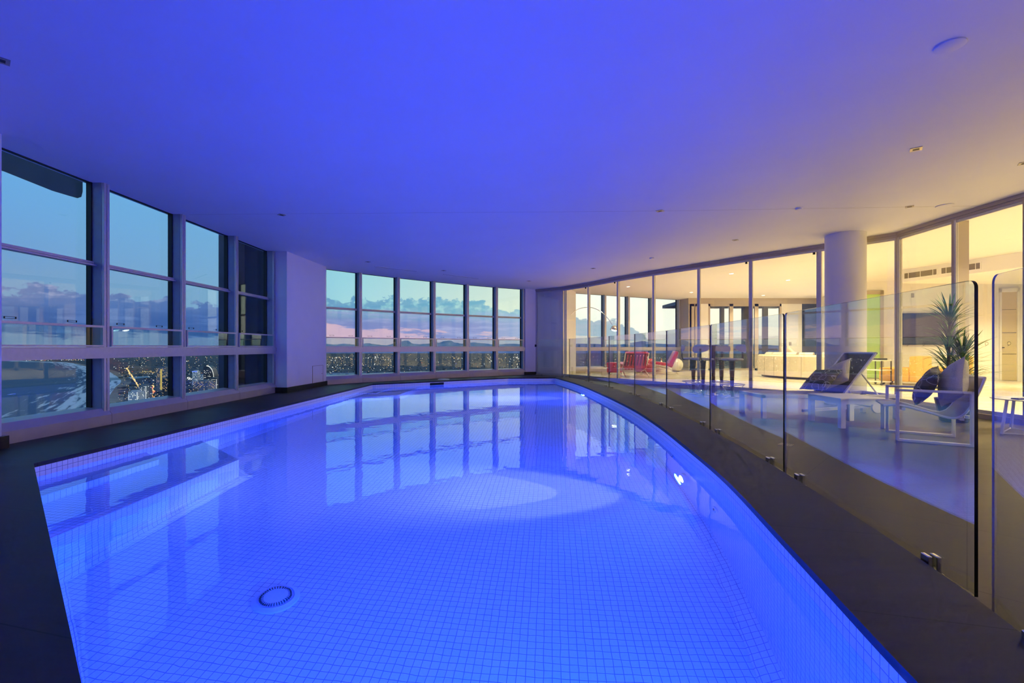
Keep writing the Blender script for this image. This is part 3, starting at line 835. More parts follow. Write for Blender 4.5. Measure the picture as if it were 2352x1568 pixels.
# ------------------------------------------------------------------ glass pool fence
fl = [('glass pool fence gate leaf next to the white end wall', 0), ('far glass fence panel in front of the cream living wall', 1),
      ('glass fence panel in front of the arc floor lamp', 2), ('glass fence panel before the back of the red lounge chair', 3),
      ('glass fence panel before the red chair seen side on', 4), ('glass fence panel in front of the left bar stools', 5),
      ('glass fence panel in front of the right bar stools and sofa', 6), ('long glass fence panel in front of the coffee table and armchair', 7)]
FT, FB, TH = 1.215, TZ+.03, .013
fpts = [Vector(p) for p in FENCE]
def fence_panel(a, b, lab, edge='fence_edge', TH=TH):
    d = (b-a).normalized(); n = Vector((-d.y, d.x)); L = (b-a).length; g = .012
    P = empty('glass_fence_panel', (a.x, a.y, 0), label=lab, cat='glass fence', group='frameless glass pool fence')
    a0 = Vector((0, 0))+d*g; b0 = d*(L-g)
    # main sheet with rounded upper corners
    rr = .03; prof = []
    L2 = L-2*g
    prof = [(0, FB), (L2, FB)]
    prof += [(L2-rr+rr*math.cos(t), FT-rr+rr*math.sin(t)) for t in [PI/2*q/5 for q in range(6)]]
    prof += [(rr-rr*math.sin(t), FT-rr+rr*math.cos(t)) for t in [PI/2*q/5 for q in range(6)]]
    mb = MB()
    for off in (0, TH):
        mb.face([(*(a0+d*u+n*off), z) for u, z in (prof if off else prof[::-1])])
    mb.build('pane', 'glass_fence', P)
    mb = MB(); k = len(prof)
    for i in range(k):
        (u0, z0), (u1, z1) = prof[i], prof[(i+1) % k]
        mb.cur = 1 if max(u0, u1) < .02 else 0
        mb.face([(*(a0+d*u0), z0), (*(a0+d*u1), z1), (*(a0+d*u1+n*TH), z1), (*(a0+d*u0+n*TH), z0)])
    mb.build('polished_edge', [edge, 'edge_glint'], P)
    for fr in (.14, .86) if L > 1.2 else (.5,):
        c = d*(L*fr); R = Matrix.Translation((c.x+n.x*TH/2, c.y+n.y*TH/2, 0)) @ Matrix.Rotation(math.atan2(d.y, d.x), 4, 'Z')
        mb = MB(); 
        for sgn in (-1, 1):
            s0, s1 = (sgn*.008, sgn*.028); y0, y1 = min(s0, s1), max(s0, s1)
            mb.box(-.024, .024, y0, y1, TZ, .028, bev=.006, M_=R)
        sp = mb.build('spigot', 'chrome', P)
        mb = MB(); mb.lathe([(.045, TZ), (.045, TZ+.008), (.03, TZ+.014), (0, TZ+.014)], 0, 0, 0, 20, R); mb.build('base_plate', 'chrome', sp)
    return P
for i in range(len(fpts)-1):
    fence_panel(fpts[i], fpts[i+1], fl[i][0])
fence_panel(Vector(FENCE2[0]), Vector(FENCE2[1]), 'nearest glass fence panel cut by the right picture edge', 'edge_glint', .007)
# gate latch
lt = empty('gate_latch', (.80, 15.44, 0), label='small black and brass latch on the gate by the white end wall', cat='latch')
mb = MB(); mb.box(-.03, .03, -.06, .0, .96, 1.04, bev=.008); mb.build('latch_body', 'gasket', lt)
mb = MB(); mb.box(.03, .07, -.05, -.01, .985, 1.02, bev=.004); mb.build('knob', 'trim_gold', lt)
# floor drains in the terrace
for (px, py, lab) in ((1805, 1021, 'square metal floor grate in the terrace, nearer of the two'), (1555, 931, 'square metal floor grate in the terrace, farther of the two')):
    x, y = on_plane(px, py, TZ)
    g = empty('floor_grate', (x, y, TZ), math.radians(42), label=lab, cat='floor drain', group='terrace floor grates')
    mb = MB(); s_ = .06
    for a_ in ((-s_, s_, -s_, -s_+.008), (-s_, s_, s_-.008, s_), (-s_, -s_+.008, -s_, s_), (s_-.008, s_, -s_, s_)): mb.box(*a_, 0, .003)
    mb.build('frame', 'trim_gold', g)
    mb = MB()
    for k in range(5): mb.box(-s_+.01, s_-.01, -.045+k*.02, -.036+k*.02, 0, .002)
    mb.build('grate_bar', 'trim_gold', g)

mb = MB(); q0, q1, q2 = Vector(on_ceiling(435, 492.6)), Vector(on_ceiling(1516, 484.5)), Vector(on_ceiling(2250, 472.5))
mb.seg(q0, q1, -.0015, .0015, CEIL-.0008, CEIL); mb.seg(q1, q2, -.0015, .0015, CEIL-.0008, CEIL); struct(mb.build('trim_5', 'seam'))
# ------------------------------------------------------------------ ceiling fittings
def make_downlight():
    t = empty('downlight', (0, 0, CEIL)); s_ = .048
    mb = MB()
    for a_ in ((-s_, s_, -s_, -.026), (-s_, s_, .026, s_), (-s_, -.026, -.026, .026), (.026, s_, -.026, .026)): mb.box(*a_, -.006, 0)
    mb.build('trim_ring', 'trim_gold', t)
    mb = MB(); mb.box(-.027, .027, -.027, .027, -.003, 0); mb.build('baffle', 'light_black', t)
    return t
dl0 = make_downlight()
DLS = [(2104, 342, 'unlit square downlight nearest the glass fence on the ceiling'), (1516, 484, 'unlit square downlight where the ceiling turns from blue to violet'),
       (647, 493, 'unlit square downlight above the left window run'), (845, 601, 'unlit square downlight beside the ceiling slot diffuser over the far pool'),
       (1019, 621, 'unlit square downlight between the two ceiling slot diffusers'), (1215, 645, 'unlit square downlight above the far end wall'),
       (1362, 616, 'unlit square downlight above the far end of the glass doors'), (1689, 551, 'unlit square downlight left of the round column'),
       (2089, 474, 'unlit square downlight beside the round ceiling speaker near the doors'), (0, 137, 'unlit square downlight cut by the left picture edge'),
       (2354, 374, 'unlit square downlight at the right picture edge')]
for i, (px, py, lab) in enumerate(DLS):
    o = dl0 if i == 0 else copy_tree(dl0)
    x, y = on_ceiling(px, py); o.location = (x, y, CEIL); o.rotation_euler = (0, 0, math.radians(-40))
    tag(o, lab, 'ceiling light', 'unlit square downlights over pool and terrace')
for (px, py, r, nm, lab, cat) in ((2182, 104, .083, 'ceiling_speaker', 'large round flush disc on the ceiling at upper right', 'ceiling disc'),
                        (1836, 478, .05, 'smoke_detector', 'small round white smoke detector left of the round column', 'smoke detector'),
                        (2170, 472, .10, 'ceiling_speaker', 'flat round disc on the warm ceiling beside the right glass doors', 'ceiling disc'),
                        (1497, 592, .05, 'smoke_detector', 'small far smoke detector above the middle glass doors', 'smoke detector')):
    x, y = on_ceiling(px, py); mb = MB(); h = -.012 if nm == 'ceiling_speaker' else -.022
    mb.lathe([(r, 0), (r, h*.7), (r*.9, h), (0, h)], 0, 0, 0, 36)
    o = mb.build(nm, 'ceiling_paint', smooth_=True); o.location = (x, y, CEIL-.0005); tag(o, lab, cat)
for (a, b, lab) in (((860, 612), (957, 623), 'thin ceiling slot diffuser along the far windows, left one'), ((1018, 629.5), (1100, 640), 'thin ceiling slot diffuser along the far windows, right one')):
    p, q = Vector(on_ceiling(*a)), Vector(on_ceiling(*b))
    t = empty('slot_diffuser', (0, 0, 0), label=lab, cat='air vent', group='ceiling slot diffusers')
    mb = MB(); mb.seg(p, q, -.05, -.035, CEIL-.006, CEIL); mb.seg(p, q, .035, .05, CEIL-.006, CEIL); mb.build('frame', 'ceiling_paint', t)
    mb = MB(); mb.seg(p, q, -.035, .035, CEIL-.002, CEIL-.0005); mb.build('slot', 'fin_metal', t)
# lit downlights of the living room (they carry the warm light)
t0 = empty('downlight', (0, 0, CEIL)); s_ = .065
mb = MB()
for a_ in ((-s_, s_, -s_, -.05), (-s_, s_, .05, s_), (-s_, -.05, -.05, .05), (.05, s_, -.05, .05)): mb.box(*a_, -.008, 0)
mb.build('trim_ring', 'plastic_white', t0)
mb = MB(); mb.box(-.05, .05, -.05, .05, -.003, -.001); mb.build('lens', 'lens_warm', t0)
LITS = [(on_ceiling(1443, 658), 'lit square downlight over the back of the red lounge chair'), (on_ceiling(1588, 671), 'lit square downlight farthest back near the corner posts'),
        (on_ceiling(1680, 628), 'lit square downlight above the bar stools'), (on_ceiling(1753, 678), 'lit square downlight just inside the far balcony doors'),
        (on_ceiling(1810, 643), 'lit square downlight above the white sofa'),
        ((7.6, 10.4), 'added unseen downlight behind the round column'), ((8.6, 6.6), 'added unseen downlight inside the right glass doors'),  # from this row on: unseen lamps added to warm walls and terrace ceiling
        ((8.4, 3.4), 'added unseen downlight in the near part of the living room'), ((12.6, 10.9), None), ((10.8, 14.6), None), ((12.5, 6.0), None), ((8.3, .6), None), ((11.5, 16.6), None), ((7.5, 5.0), None), ((7.5, 1.8), None)]
for i, ((x, y), lab) in enumerate(LITS):
    if lab is None: lab = 'added downlight in the living room out of direct view'
    o = t0 if i == 0 else copy_tree(t0)
    z = CEIL if not (x > 10.3 and 8 < y < 12.1) else 2.63
    o.location = (x, y, z); o.rotation_euler = (0, 0, math.radians(-40)); tag(o, lab, 'ceiling light', 'lit square downlights in the living room')
    ld = bpy.data.lights.new('downlight_lamp', 'AREA'); ld.shape = 'SQUARE'; ld.size = .16; ld.color = (1.0, .78, .38) if (y < 12 and x > 6) else LIVING_COL; ld.energy = LIVING_POWER*(1.85 if (y < 12 and x > 6) else .75); ld.spread = math.radians(140)
    lo = bpy.data.objects.new('downlight_lamp', ld); COL.objects.link(lo); lo.parent = o; lo.location = (0, 0, -.02)

# ------------------------------------------------------------------ cushions
def cushion_mesh(w, h, t, seedv=0, n=14):
    """upright cushion in local X (width) Z (height) with thickness in Y"""
    vs_ = []; fs = []
    rnd = random.Random(seedv); off = rnd.random()*9
    for side in (1, -1):
        for i in range(n+1):
            for j in range(n+1):
                u = -1+2*i/n; v = -1+2*j/n
                e = max(0, (1-abs(u)**2.6))*max(0, (1-abs(v)**2.6))
                pin = 1-.10*(1-abs(u)**2)*(abs(v)**3); pin2 = 1-.10*(1-abs(v)**2)*(abs(u)**3)
                yy = side*(t/2*(e**.42)+.002)+.008*math.sin(5*u+off)*math.cos(4*v+off)*e
                vs_.append((u*w/2*pin2, yy, v*h/2*pin+h/2))
        b = 0 if side == 1 else (n+1)**2
        for i in range(n):
            for j in range(n):
                q = (b+i*(n+1)+j, b+(i+1)*(n+1)+j, b+(i+1)*(n+1)+j+1, b+i*(n+1)+j+1)
                fs.append(q if side == -1 else q[::-1])
    m = (n+1)**2; ring = [i*(n+1) for i in range(n+1)] + [n*(n+1)+j for j in range(1, n+1)] + [i*(n+1)+n for i in range(n-1, -1, -1)] + [j for j in range(n-1, 0, -1)]
    for k in range(len(ring)):
        a, b = ring[k], ring[(k+1) % len(ring)]; fs.append((a, b, m+b, m+a))
    return vs_, fs
def pillow(loc, wdir, up, roll, w, h, t, m, lab, seedv):
    """loc = middle of the pillow's back foot, wdir = width direction, up = leaning direction, roll in its own plane (degrees)"""
    X = Vector(wdir).normalized(); Z = Vector(up).normalized(); Y = Z.cross(X).normalized(); X = Y.cross(Z)
    R_ = Matrix((X, Y, Z)).transposed().to_4x4()
    c_ = Matrix.Translation((0, 0, h/2)) @ Matrix.Rotation(math.radians(roll), 4, 'Y') @ Matrix.Translation((0, 0, -h/2))
    vs_, fs = cushion_mesh(w, h, t, seedv)
    vs_ = [(c_ @ Vector(v))[:] for v in vs_]; lo = min(v[2] for v in vs_)
    mb = MB(); mb.mesh([(x, y, z-lo) for x, y, z in vs_], fs); o = mb.build('pillow', m, smooth_=True)
    o.matrix_world = Matrix.Translation(loc) @ R_; return tag(o, lab, 'pillow')

# ------------------------------------------------------------------ coffee table
t = empty('coffee_table', (4.385, 5.97, TZ), math.radians(-1), label='low white square coffee table between lounger and armchair', cat='coffee table')
mb = MB(); mb.box(-.30, .30, -.33, .33, .352, .372, bev=.003); mb.build('tabletop', 'white_metal', t)
mb = MB()
for a_ in ((-.29, .29, -.325, -.30), (-.29, .29, .30, .325), (-.295, -.27, -.32, .32), (.27, .295, -.32, .32)): mb.box(*a_, .30, .352)
mb.build('apron', 'white_metal', t)
for sx in (-1, 1):
    for sy in (-1, 1):
        mb = MB(); x = sx*.265; y = sy*.295; mb.box(x-.03, x+.03, y-.03, y+.03, 0, .352, bev=.003); mb.build('leg', 'white_metal', t)

# ------------------------------------------------------------------ sun lounger (head to the right)
t = empty('sun_lounger', (4.52, 6.76, TZ), math.radians(0), label='white framed sun lounger with raised grey mesh backrest', cat='sun lounger')
Lx0, Lx1, Wy = -.98, .96, .33
mb = MB()
mb.box(Lx0, Lx1, -Wy, -Wy+.05, .29, .335, bev=.004); mb.box(Lx0, Lx1, Wy-.05, Wy, .29, .335, bev=.004)
mb.box(Lx0, Lx0+.05, -Wy, Wy, .29, .335, bev=.004); mb.box(Lx1-.05, Lx1, -Wy, Wy, .29, .335, bev=.004)
mb.build('frame', 'white_metal', t)
for x in (Lx0+.03, Lx1-.03):
    for y in (-Wy+.025, Wy-.025):
        mb = MB(); mb.box(x-.03, x+.03, y-.025, y+.025, 0, .29, bev=.003); mb.build('leg', 'white_metal', t)
mb = MB(); mb.box(Lx0+.04, .18, -Wy+.045, Wy-.045, .322, .336); mb.build('seat_sling', 'sling_light', t)
ang = math.radians(52); Rb = Matrix.Translation((.18, 0, .335)) @ Matrix.Rotation(-ang, 4, 'Y')
mb = MB(); mb.box(0, .74, -Wy+.04, Wy-.04, -.006, .006, M_=Rb); bk = mb.build('backrest', 'sling_fabric', t)
mb = MB()
for y in (-Wy+.01, Wy-.045): mb.box(0, .76, y, y+.035, -.015, .012, bev=.004, M_=Rb)
mb.box(.735, .76, -Wy+.01, Wy-.01, -.015, .012, bev=.004, M_=Rb); mb.build('backrest_frame', 'white_metal', bk)
for y in (-Wy+.06, Wy-.06):
    mb = MB(); mb.tube([(.18+math.cos(ang)*.42, y, .335+math.sin(ang)*.42), (.72, y, .30)], .011); mb.build('backrest_strut', 'white_metal', t)
for y in (-Wy-.02, Wy+.02):
    mb = MB(); mb.lathe([(0, -.018), (.075, -.018), (.08, -.008), (.08, .008), (.075, .018), (0, .018)], 0, 0, 0, 28, Matrix.Translation((.62, y, .16)) @ Matrix.Rotation(PI/2, 4, 'X')); w_ = mb.build('wheel', 'white_metal', t, smooth_=True)
mb = MB(); mb.box(-.2, .92, -.02, .02, .06, .10, M_=Matrix.Rotation(math.radians(-4), 4, 'Y')); mb.tube([(.62, -Wy-.03, .16), (.62, Wy+.03, .16)], .012); mb.box(.60, .64, -Wy, -Wy+.03, .16, .3); mb.box(.60, .64, Wy-.03, Wy, .16, .3); mb.build('underframe', 'white_metal', t)
Lz = TZ+.338
cu, su = math.cos(ang), math.sin(ang)
pillow((4.52+.18-.115, 6.68, Lz+.012), (0, 1, 0), (math.cos(math.radians(56)), 0, math.sin(math.radians(56))), 32, .44, .44, .13, 'light_pillow', 'plain cream pillow leaning on the lounger backrest', 2)
pillow((4.52+.18-.375, 6.62, Lz+.035), (-.12, 1, 0), (math.cos(math.radians(44)), .05, math.sin(math.radians(44))), 6, .46, .42, .12, 'pillow_pattern', 'dark pillow with looping pale rings on the lounger', 3)

# ------------------------------------------------------------------ armchair with white sled frame
A_bl = Vector((4.148, 4.917)); A_br = Vector((4.666, 4.604)); dirx = (A_br-A_bl).normalized(); perp = Vector((-dirx.y, dirx.x))
rz = math.atan2(dirx.y, dirx.x)
t = empty('patio_armchair', (A_bl.x, A_bl.y, TZ), rz, label='white sled frame armchair with light sling holding two pillows', cat='armchair')
LF, HF, WF = .61, .56, .60
for y in (0, WF):
    mb = MB(); s_ = .022
    mb.box(0, LF, y-s_, y+s_, 0, .026, bev=.004); mb.box(0, LF, y-s_, y+s_, HF-.024, HF, bev=.004)
    mb.box(0, .026, y-s_, y+s_, 0, HF, bev=.004); mb.box(LF-.026, LF, y-s_, y+s_, 0, HF, bev=.004)
    mb.build('side_frame', 'white_metal', t)
mb = MB(); mb.box(.05, .08, 0, WF, .33, .36); mb.box(LF-.10, LF-.07, 0, WF, .26, .29); mb.build('crossbar', 'white_metal', t)
prof = crom([(-.10, .375), (.05, .385), (.25, .335), (.42, .285), (.50, .29), (.57, .36), (.65, .54), (.70, .70)], 5)
mb = MB()
for i in range(len(prof)-1):
    a, b = prof[i], prof[i+1]
    for off in (0, -.012):
        q = [(a.x, .035, a.y+off), (b.x, .035, b.y+off), (b.x, WF-.035, b.y+off), (a.x, WF-.035, a.y+off)]
        mb.face(q if off == 0 else q[::-1])
    for yy in (.035, WF-.035):
        mb.face([(a.x, yy, a.y), (b.x, yy, b.y), (b.x, yy, b.y-.012), (a.x, yy, a.y-.012)])
mb.build('sling', 'sling_light', t)
mb = MB()
for yy in (.035, WF-.035): mb.tube([(p.x, yy, p.y-.006) for p in prof], .012, 8)
mb.tube([(prof[-1].x, .035, prof[-1].y), (prof[-1].x, WF-.035, prof[-1].y)], .012); mb.build('sling_rail', 'white_metal', t)
mb = MB(); mb.box(LF-.06, LF+.02, .03, .06, .28, .31, M_=None); mb.build('bracket', 'white_metal', t)
def armw(lx, ly, lz):
    p = A_bl+dirx*lx+perp*ly; return (p.x, p.y, TZ+lz)
def armv(lx, ly, lz): v = dirx*lx+perp*ly; return (v.x, v.y, lz)
pillow(armw(.45, .26, .350), armv(-.1, 1, 0), armv(.22, .0, .97), 28, .43, .43, .17, 'light_pillow', 'plain silvery pillow standing upright in the armchair', 5)
pillow(armw(.195, .32, .368), armv(.1, 1, 0), armv(.46, .0, .88), -16, .42, .40, .14, 'pillow_pattern', 'dark pillow with looping pale rings in the armchair', 6)

# ------------------------------------------------------------------ round side table at the right edge
t = empty('side_table', (6.02, 5.32, TZ), 0, label='small round white side table by the right edge near the doors', cat='side table')
mb = MB(); mb.lathe([(0, .395), (.30, .395), (.305, .40), (.305, .405), (0, .407)], 0, 0, 0, 48); mb.build('tabletop', 'white_metal', t, smooth_=True)
for k in range(3):
    an = math.radians(185+120*k); mb = MB(); mb.tube([(.26*math.cos(an), .26*math.sin(an), .395), (.33*math.cos(an), .33*math.sin(an), .0)], .014, 8, flat=(1.4, .7)); mb.build('leg', 'white_metal', t)
mb = MB(); mb.tube([(.33*math.cos(math.radians(185+120*k)), .33*math.sin(math.radians(185+120*k)), .012) for k in range(3)], .009, 6, closed=True); mb.build('base_ring', 'white_metal', t)
mb = MB(); mb.box(-.08, .08, -.04, .04, 0, .014, bev=.005); o = mb.build('mobile_phone', 'plastic_dark'); o.location = (5.88, 5.26, TZ+.408); o.rotation_euler = (0, 0, .1); tag(o, 'dark mobile phone lying on the round side table', 'phone')
mb = MB(); mb.tube([(0, 0, .01), (.05, 0, .02), (.09, .02, .09), (.14, .02, .12), (.19, .03, .07), (.21, .03, .01)], .006, 6); mb.box(-.05, .0, -.02, .02, 0, .02, bev=.004)
o = mb.build('charging_cable', 'plastic_white', smooth_=True); o.location = (6.03, 5.26, TZ+.408); tag(o, 'white cable curling up from the round side table', 'cable')

# ------------------------------------------------------------------ potted plant
px_, py_ = 6.02, 6.20
t = empty('potted_plant', (px_, py_, TZ), 0, label='tall spiky potted plant in a dark pot behind the armchair', cat='potted plant')
mb = MB(); mb.lathe([(.0, 0), (.14, 0), (.15, .01), (.20, .30), (.205, .31), (.19, .31), (.185, .27), (0, .27)], 0, 0, 0, 36); mb.build('pot', 'pot_blue', t, smooth_=True)
mb = MB(); mb.lathe([(0, .26), (.183, .26), (.183, .275), (0, .28)], 0, 0, 0, 24); mb.build('soil', 'soil', t)
rnd = random.Random(11)
stems = [(-.06, .02, 1.38, .02), (.10, .03, .92, .05), (.0, -.05, .52, -.03)]
mb = MB()
for (sx, sy, hh, lean) in stems: mb.tube([(sx, sy, .26), (sx+lean*.4, sy, .26+(hh-.26)*.5), (sx+lean, sy, hh)], [.022, .018, .014], 8)
mb.build('stem', 'bark', t, smooth_=True)
mb = MB()
def leaf(base, azm, elev, L, w, droop):
    k = 7; pts = []
    d_ = Vector((math.cos(azm)*math.cos(elev), math.sin(azm)*math.cos(elev), math.sin(elev)))
    side = Vector((-math.sin(azm), math.cos(azm), 0)); p = Vector(base); el = elev
    row = []
    for i in range(k+1):
        f = i/k; ww = w*(.55+.9*f)*(1-f)**.6 if f < 1 else .0005
        dirv = Vector((math.cos(azm)*math.cos(el), math.sin(azm)*math.cos(el), math.sin(el))); up = side.cross(dirv)
        row.append((p-side*ww+up*ww*.35, p.copy(), p+side*ww+up*ww*.35)); p = p+dirv*(L/k); el -= droop/k*(.4+1.2*f)
    b = len(mb.v); vs_ = [tuple(q) for r in row for q in r]; fs = []
    for i in range(k):
        for j in (0, 1): fs.append((i*3+j, i*3+j+1, (i+1)*3+j+1, (i+1)*3+j))
    mb.mesh(vs_, fs)
for (sx, sy, hh, lean) in stems:
    zlo = .26+(hh-.26)*.30
    for i in range(int(70*hh)):
        f = rnd.random(); z = zlo+(hh-zlo)*f; xx = sx+lean*f
        leaf((xx, sy, z), rnd.uniform(0, 2*PI), math.radians(rnd.uniform(18, 60)+22*f), rnd.uniform(.28, .42), rnd.uniform(.011, .018), rnd.uniform(.5, 1.6))
    for i in range(24):
        leaf((sx+lean, sy, hh-rnd.random()*.08), rnd.uniform(0, 2*PI), math.radians(rnd.uniform(40, 86)), rnd.uniform(.32, .46), rnd.uniform(.013, .019), rnd.uniform(.15, .9))
for i in range(34):
    leaf((rnd.uniform(-.05, .12), rnd.uniform(-.05, .05), rnd.uniform(.45, .75)), rnd.uniform(-.9, 1.2), math.radians(rnd.uniform(15, 45)), rnd.uniform(.42, .62), .008, rnd.uniform(.7, 1.5))
o = mb.build('foliage', 'leaf_green', t); o['kind'] = 'stuff'
mb = MB(); mb.box(-.04, .05, -.002, .002, 0, .035); o = mb.build('plant_tag', 'light_pillow', t); o.location = (.22, -.06, .62)

# ------------------------------------------------------------------ bar table and stools
bx, by = 4.24, 9.58
t = empty('bar_table', (bx, by, TZ), 0, label='tall round glass topped bar table on a dark wood post', cat='bar table')
mb = MB(); mb.lathe([(0, 1.04), (.33, 1.04), (.335, 1.046), (.33, 1.052), (0, 1.052)], 0, 0, 0, 48); mb.build('tabletop', 'glass_rail', t, smooth_=True)
mb = MB(); mb.lathe([(.327, 1.038), (.337, 1.038), (.337, 1.054), (.327, 1.054), (.327, 1.038)], 0, 0, 0, 48); mb.build('tabletop_rim', 'chrome', t, smooth_=True)
mb = MB(); mb.lathe([(0, .04), (.030, .04), (.040, 1.0), (.045, 1.04), (0, 1.04)], 0, 0, 0, 24); mb.build('post', 'dark_wood', t, smooth_=True)
mb = MB(); mb.lathe([(0, 0), (.115, 0), (.12, .008), (.05, .022), (.04, .05), (0, .05)], 0, 0, 0, 40); mb.build('base', 'chrome', t, smooth_=True)
def make_stool():
    """faces local -X (backrest at +X)"""
    t = empty('bar_stool', (0, 0, TZ))
    mb = MB(); mb.lathe([(0, .735), (.13, .735), (.205, .75), (.215, .765), (.19, .785), (0, .79)], 0, 0, 0, 36); mb.build('seat', 'pad_fabric', t, smooth_=True)
    mb = MB(); mb.lathe([(0, .02), (.030, .02), (.034, .3), (.055, .70), (.058, .735), (0, .735)], 0, 0, 0, 24); mb.build('post', 'dark_wood', t, smooth_=True)
    mb = MB(); zr, rr = .27, .225
    mb.tube([(rr*math.cos(a), rr*math.sin(a), zr) for a in [2*PI*k/36 for k in range(36)]], .009, 8, closed=True); fr = mb.build('foot_ring', 'chrome', t, smooth_=True)
    mb = MB()
    for k in range(4):
        a = PI/4+k*PI/2
        for dlt in (-.45, .45):
            mb.tube([(rr*math.cos(a+dlt*.3), rr*math.sin(a+dlt*.3), zr), (.05*math.cos(a-dlt*2), .05*math.sin(a-dlt*2), .03)], .004, 6)
    mb.build('ring_strut', 'chrome', fr)
    mb = MB()
    for k in range(4):
        a = k*PI/2+.3; mb.tube([(.03*math.cos(a), .03*math.sin(a), .035), (.13*math.cos(a), .13*math.sin(a), .02), (.195*math.cos(a), .195*math.sin(a), .008)], .009, 6)
    mb.tube([(.20*math.cos(a), .20*math.sin(a), .006) for a in [2*PI*k/32 for k in range(32)]], .006, 6, closed=True)
    mb.build('base', 'chrome', t, smooth_=True)
    # oval backrest: bean-shaped pad, curved around the sitter
    n, k = 26, 8; vs_ = []
    for s_ in (1, -1):
        vs_.append((.235+s_*.012, 0, .985))
        for j in range(1, k+1):
            for i in range(n):
                a = 2*PI*i/n; q = j/k
                yy = .170*math.cos(a)*q; zz = (.095+.012*math.cos(2*a)-.012*math.cos(a))*math.sin(a)*q+.985+.018*math.cos(a)*q
                th = .014*(1-q**4); vs_.append((.235+s_*th-yy*yy*1.6, yy, zz))
    m_ = 1+k*n; fs = []
    for s_, b in ((1, 0), (-1, m_)):
        for i in range(n):
            f = (b, b+1+i, b+1+(i+1) % n); fs.append(f if s_ > 0 else f[::-1])
        for j in range(1, k):
            for i in range(n):
                f = (b+1+(j-1)*n+i, b+1+j*n+i, b+1+j*n+(i+1) % n, b+1+(j-1)*n+(i+1) % n); fs.append(f if s_ > 0 else f[::-1])
    for i in range(n):
        a = 1+(k-1)*n+i; b = 1+(k-1)*n+(i+1) % n; fs.append((a, m_+a, m_+b, b))
    mb = MB(); mb.mesh(vs_, fs); br = mb.build('backrest', 'pad_fabric', t, smooth_=True)
    mb = MB(); mb.tube([(.12, 0, .742), (.215, 0, .745), (.235, 0, .80), (.232, 0, .88), (.252, 0, .98)], [.014, .016, .014, .014, .012], 8, flat=(1.5, .8)); mb.build('back_post', 'dark_wood', t, smooth_=True)
    return t
st0 = make_stool()
ST = [((3.93, 9.86), 165, 'bar stool at far left of the bar table, its back to the corner posts'), ((3.93, 9.36), 235, 'near left bar stool with its oval backrest facing the pool'),
      ((4.51, 9.80), 62, 'far right bar stool behind the bar table post'), ((4.40, 9.10), 8, 'rightmost bar stool with backrest seen side on beside the sofa')]
for i, ((x, y), a, lab) in enumerate(ST):
    o = st0 if i == 0 else copy_tree(st0); o.location = (x, y, TZ); o.rotation_euler = (0, 0, math.radians(a)); tag(o, lab, 'bar stool', 'bar stools around the bar table')

# ------------------------------------------------------------------ red lounge chairs
def make_red_chair():
    """faces +Y, origin between the feet"""
    t = empty('lounge_chair', (0, 0, 0)); W = .37
    Rs = Matrix.Translation((0, -.28, .30)) @ Matrix.Rotation(math.radians(9), 4, 'X')
    mb = MB(); mb.box(-W, W, 0, .72, 0, .12, bev=.03, M_=Rs); mb.build('seat', 'red_leather', t, smooth_=True)
    Rb = Matrix.Translation((0, -.22, .34)) @ Matrix.Rotation(math.radians(24), 4, 'X')
    mb = MB(); mb.box(-W, W, -.02, .10, .02, .60, bev=.03, M_=Rb); bk = mb.build('backrest', 'red_leather', t, smooth_=True)
    mb = MB(); mb.box(-W+.02, W-.02, -.032, -.018, .0, .55, M_=Rb); mb.build('strap_gap_shade', 'red_shade', bk)  # dark sheet standing in for the shade between the straps
    for k in range(7):
        x = -.30+k*.1; mb = MB(); mb.box(x-.030, x+.030, -.052, -.036, -.06, .53, M_=Rb); mb.build('strap', 'red_strap', bk)
        if 0 < k < 6: mb = MB(); mb.box(x-.012, x+.012, -.060, -.052, .49, .515, M_=Rb); mb.build('buckle', 'chrome', bk)
    mb = MB()
    for s_ in (-1, 1):
        x = s_*(W+.005)
        c1 = crom([(x, .42, .01), (x, .20, .17), (x, -.10, .27), (x, -.34, .56), (x, -.47, .88)], 5)
        c2 = crom([(x, .46, .38), (x, .12, .30), (x, -.20, .20), (x, -.42, .05), (x, -.50, .01)], 5)
        mb.tube(c1, .011, 6, flat=(1.6, .7)); mb.tube(c2, .011, 6, flat=(1.6, .7))
    mb.tube([(-W, -.455, .86), (W, -.455, .86)], .010, 6); mb.tube([(-W, -.15, .25), (W, -.15, .25)], .010, 6); mb.tube([(-W, .40, .37), (W, .40, .37)], .010, 6)
    mb.build('frame', 'chrome', t, smooth_=True)
    return t
rc = make_red_chair(); rc.location = (3.90, 14.75, 0); rc.rotation_euler = (0, 0, math.radians(4)); rc.scale = (1, 1, .88); tag(rc, 'red leather lounge chair with its strapped back towards the pool', 'lounge chair', 'red lounge chairs')
rc2 = copy_tree(rc); rc2.location = (5.38, 16.2, 0); rc2.rotation_euler = (0, 0, math.radians(78)); tag(rc2, 'red leather lounge chair seen side on beside the white ball lamp', 'lounge chair', 'red lounge chairs')
t = empty('ottoman', (3.60, 15.95, 0), math.radians(-20), label='square red leather ottoman left of the red lounge chairs', cat='ottoman')
mb = MB(); mb.box(-.25, .25, -.25, .25, .24, .42, bev=.04); mb.build('cushion', 'red_leather', t, smooth_=True)
mb = MB(); mb.box(-.24, .24, -.24, .24, .07, .24, bev=.02); mb.build('base', 'red_strap', t)
for sx in (-1, 1):
    for sy in (-1, 1):
        mb = MB(); mb.tube([(sx*.2, sy*.2, 0), (sx*.2, sy*.2, .08)], .012, 6); mb.build('leg', 'dark_feet', t)
t = empty('tub_chair', (5.00, 17.20, 0), 0, label='rounded glossy red tub chair between the two lounge chairs', cat='tub chair')
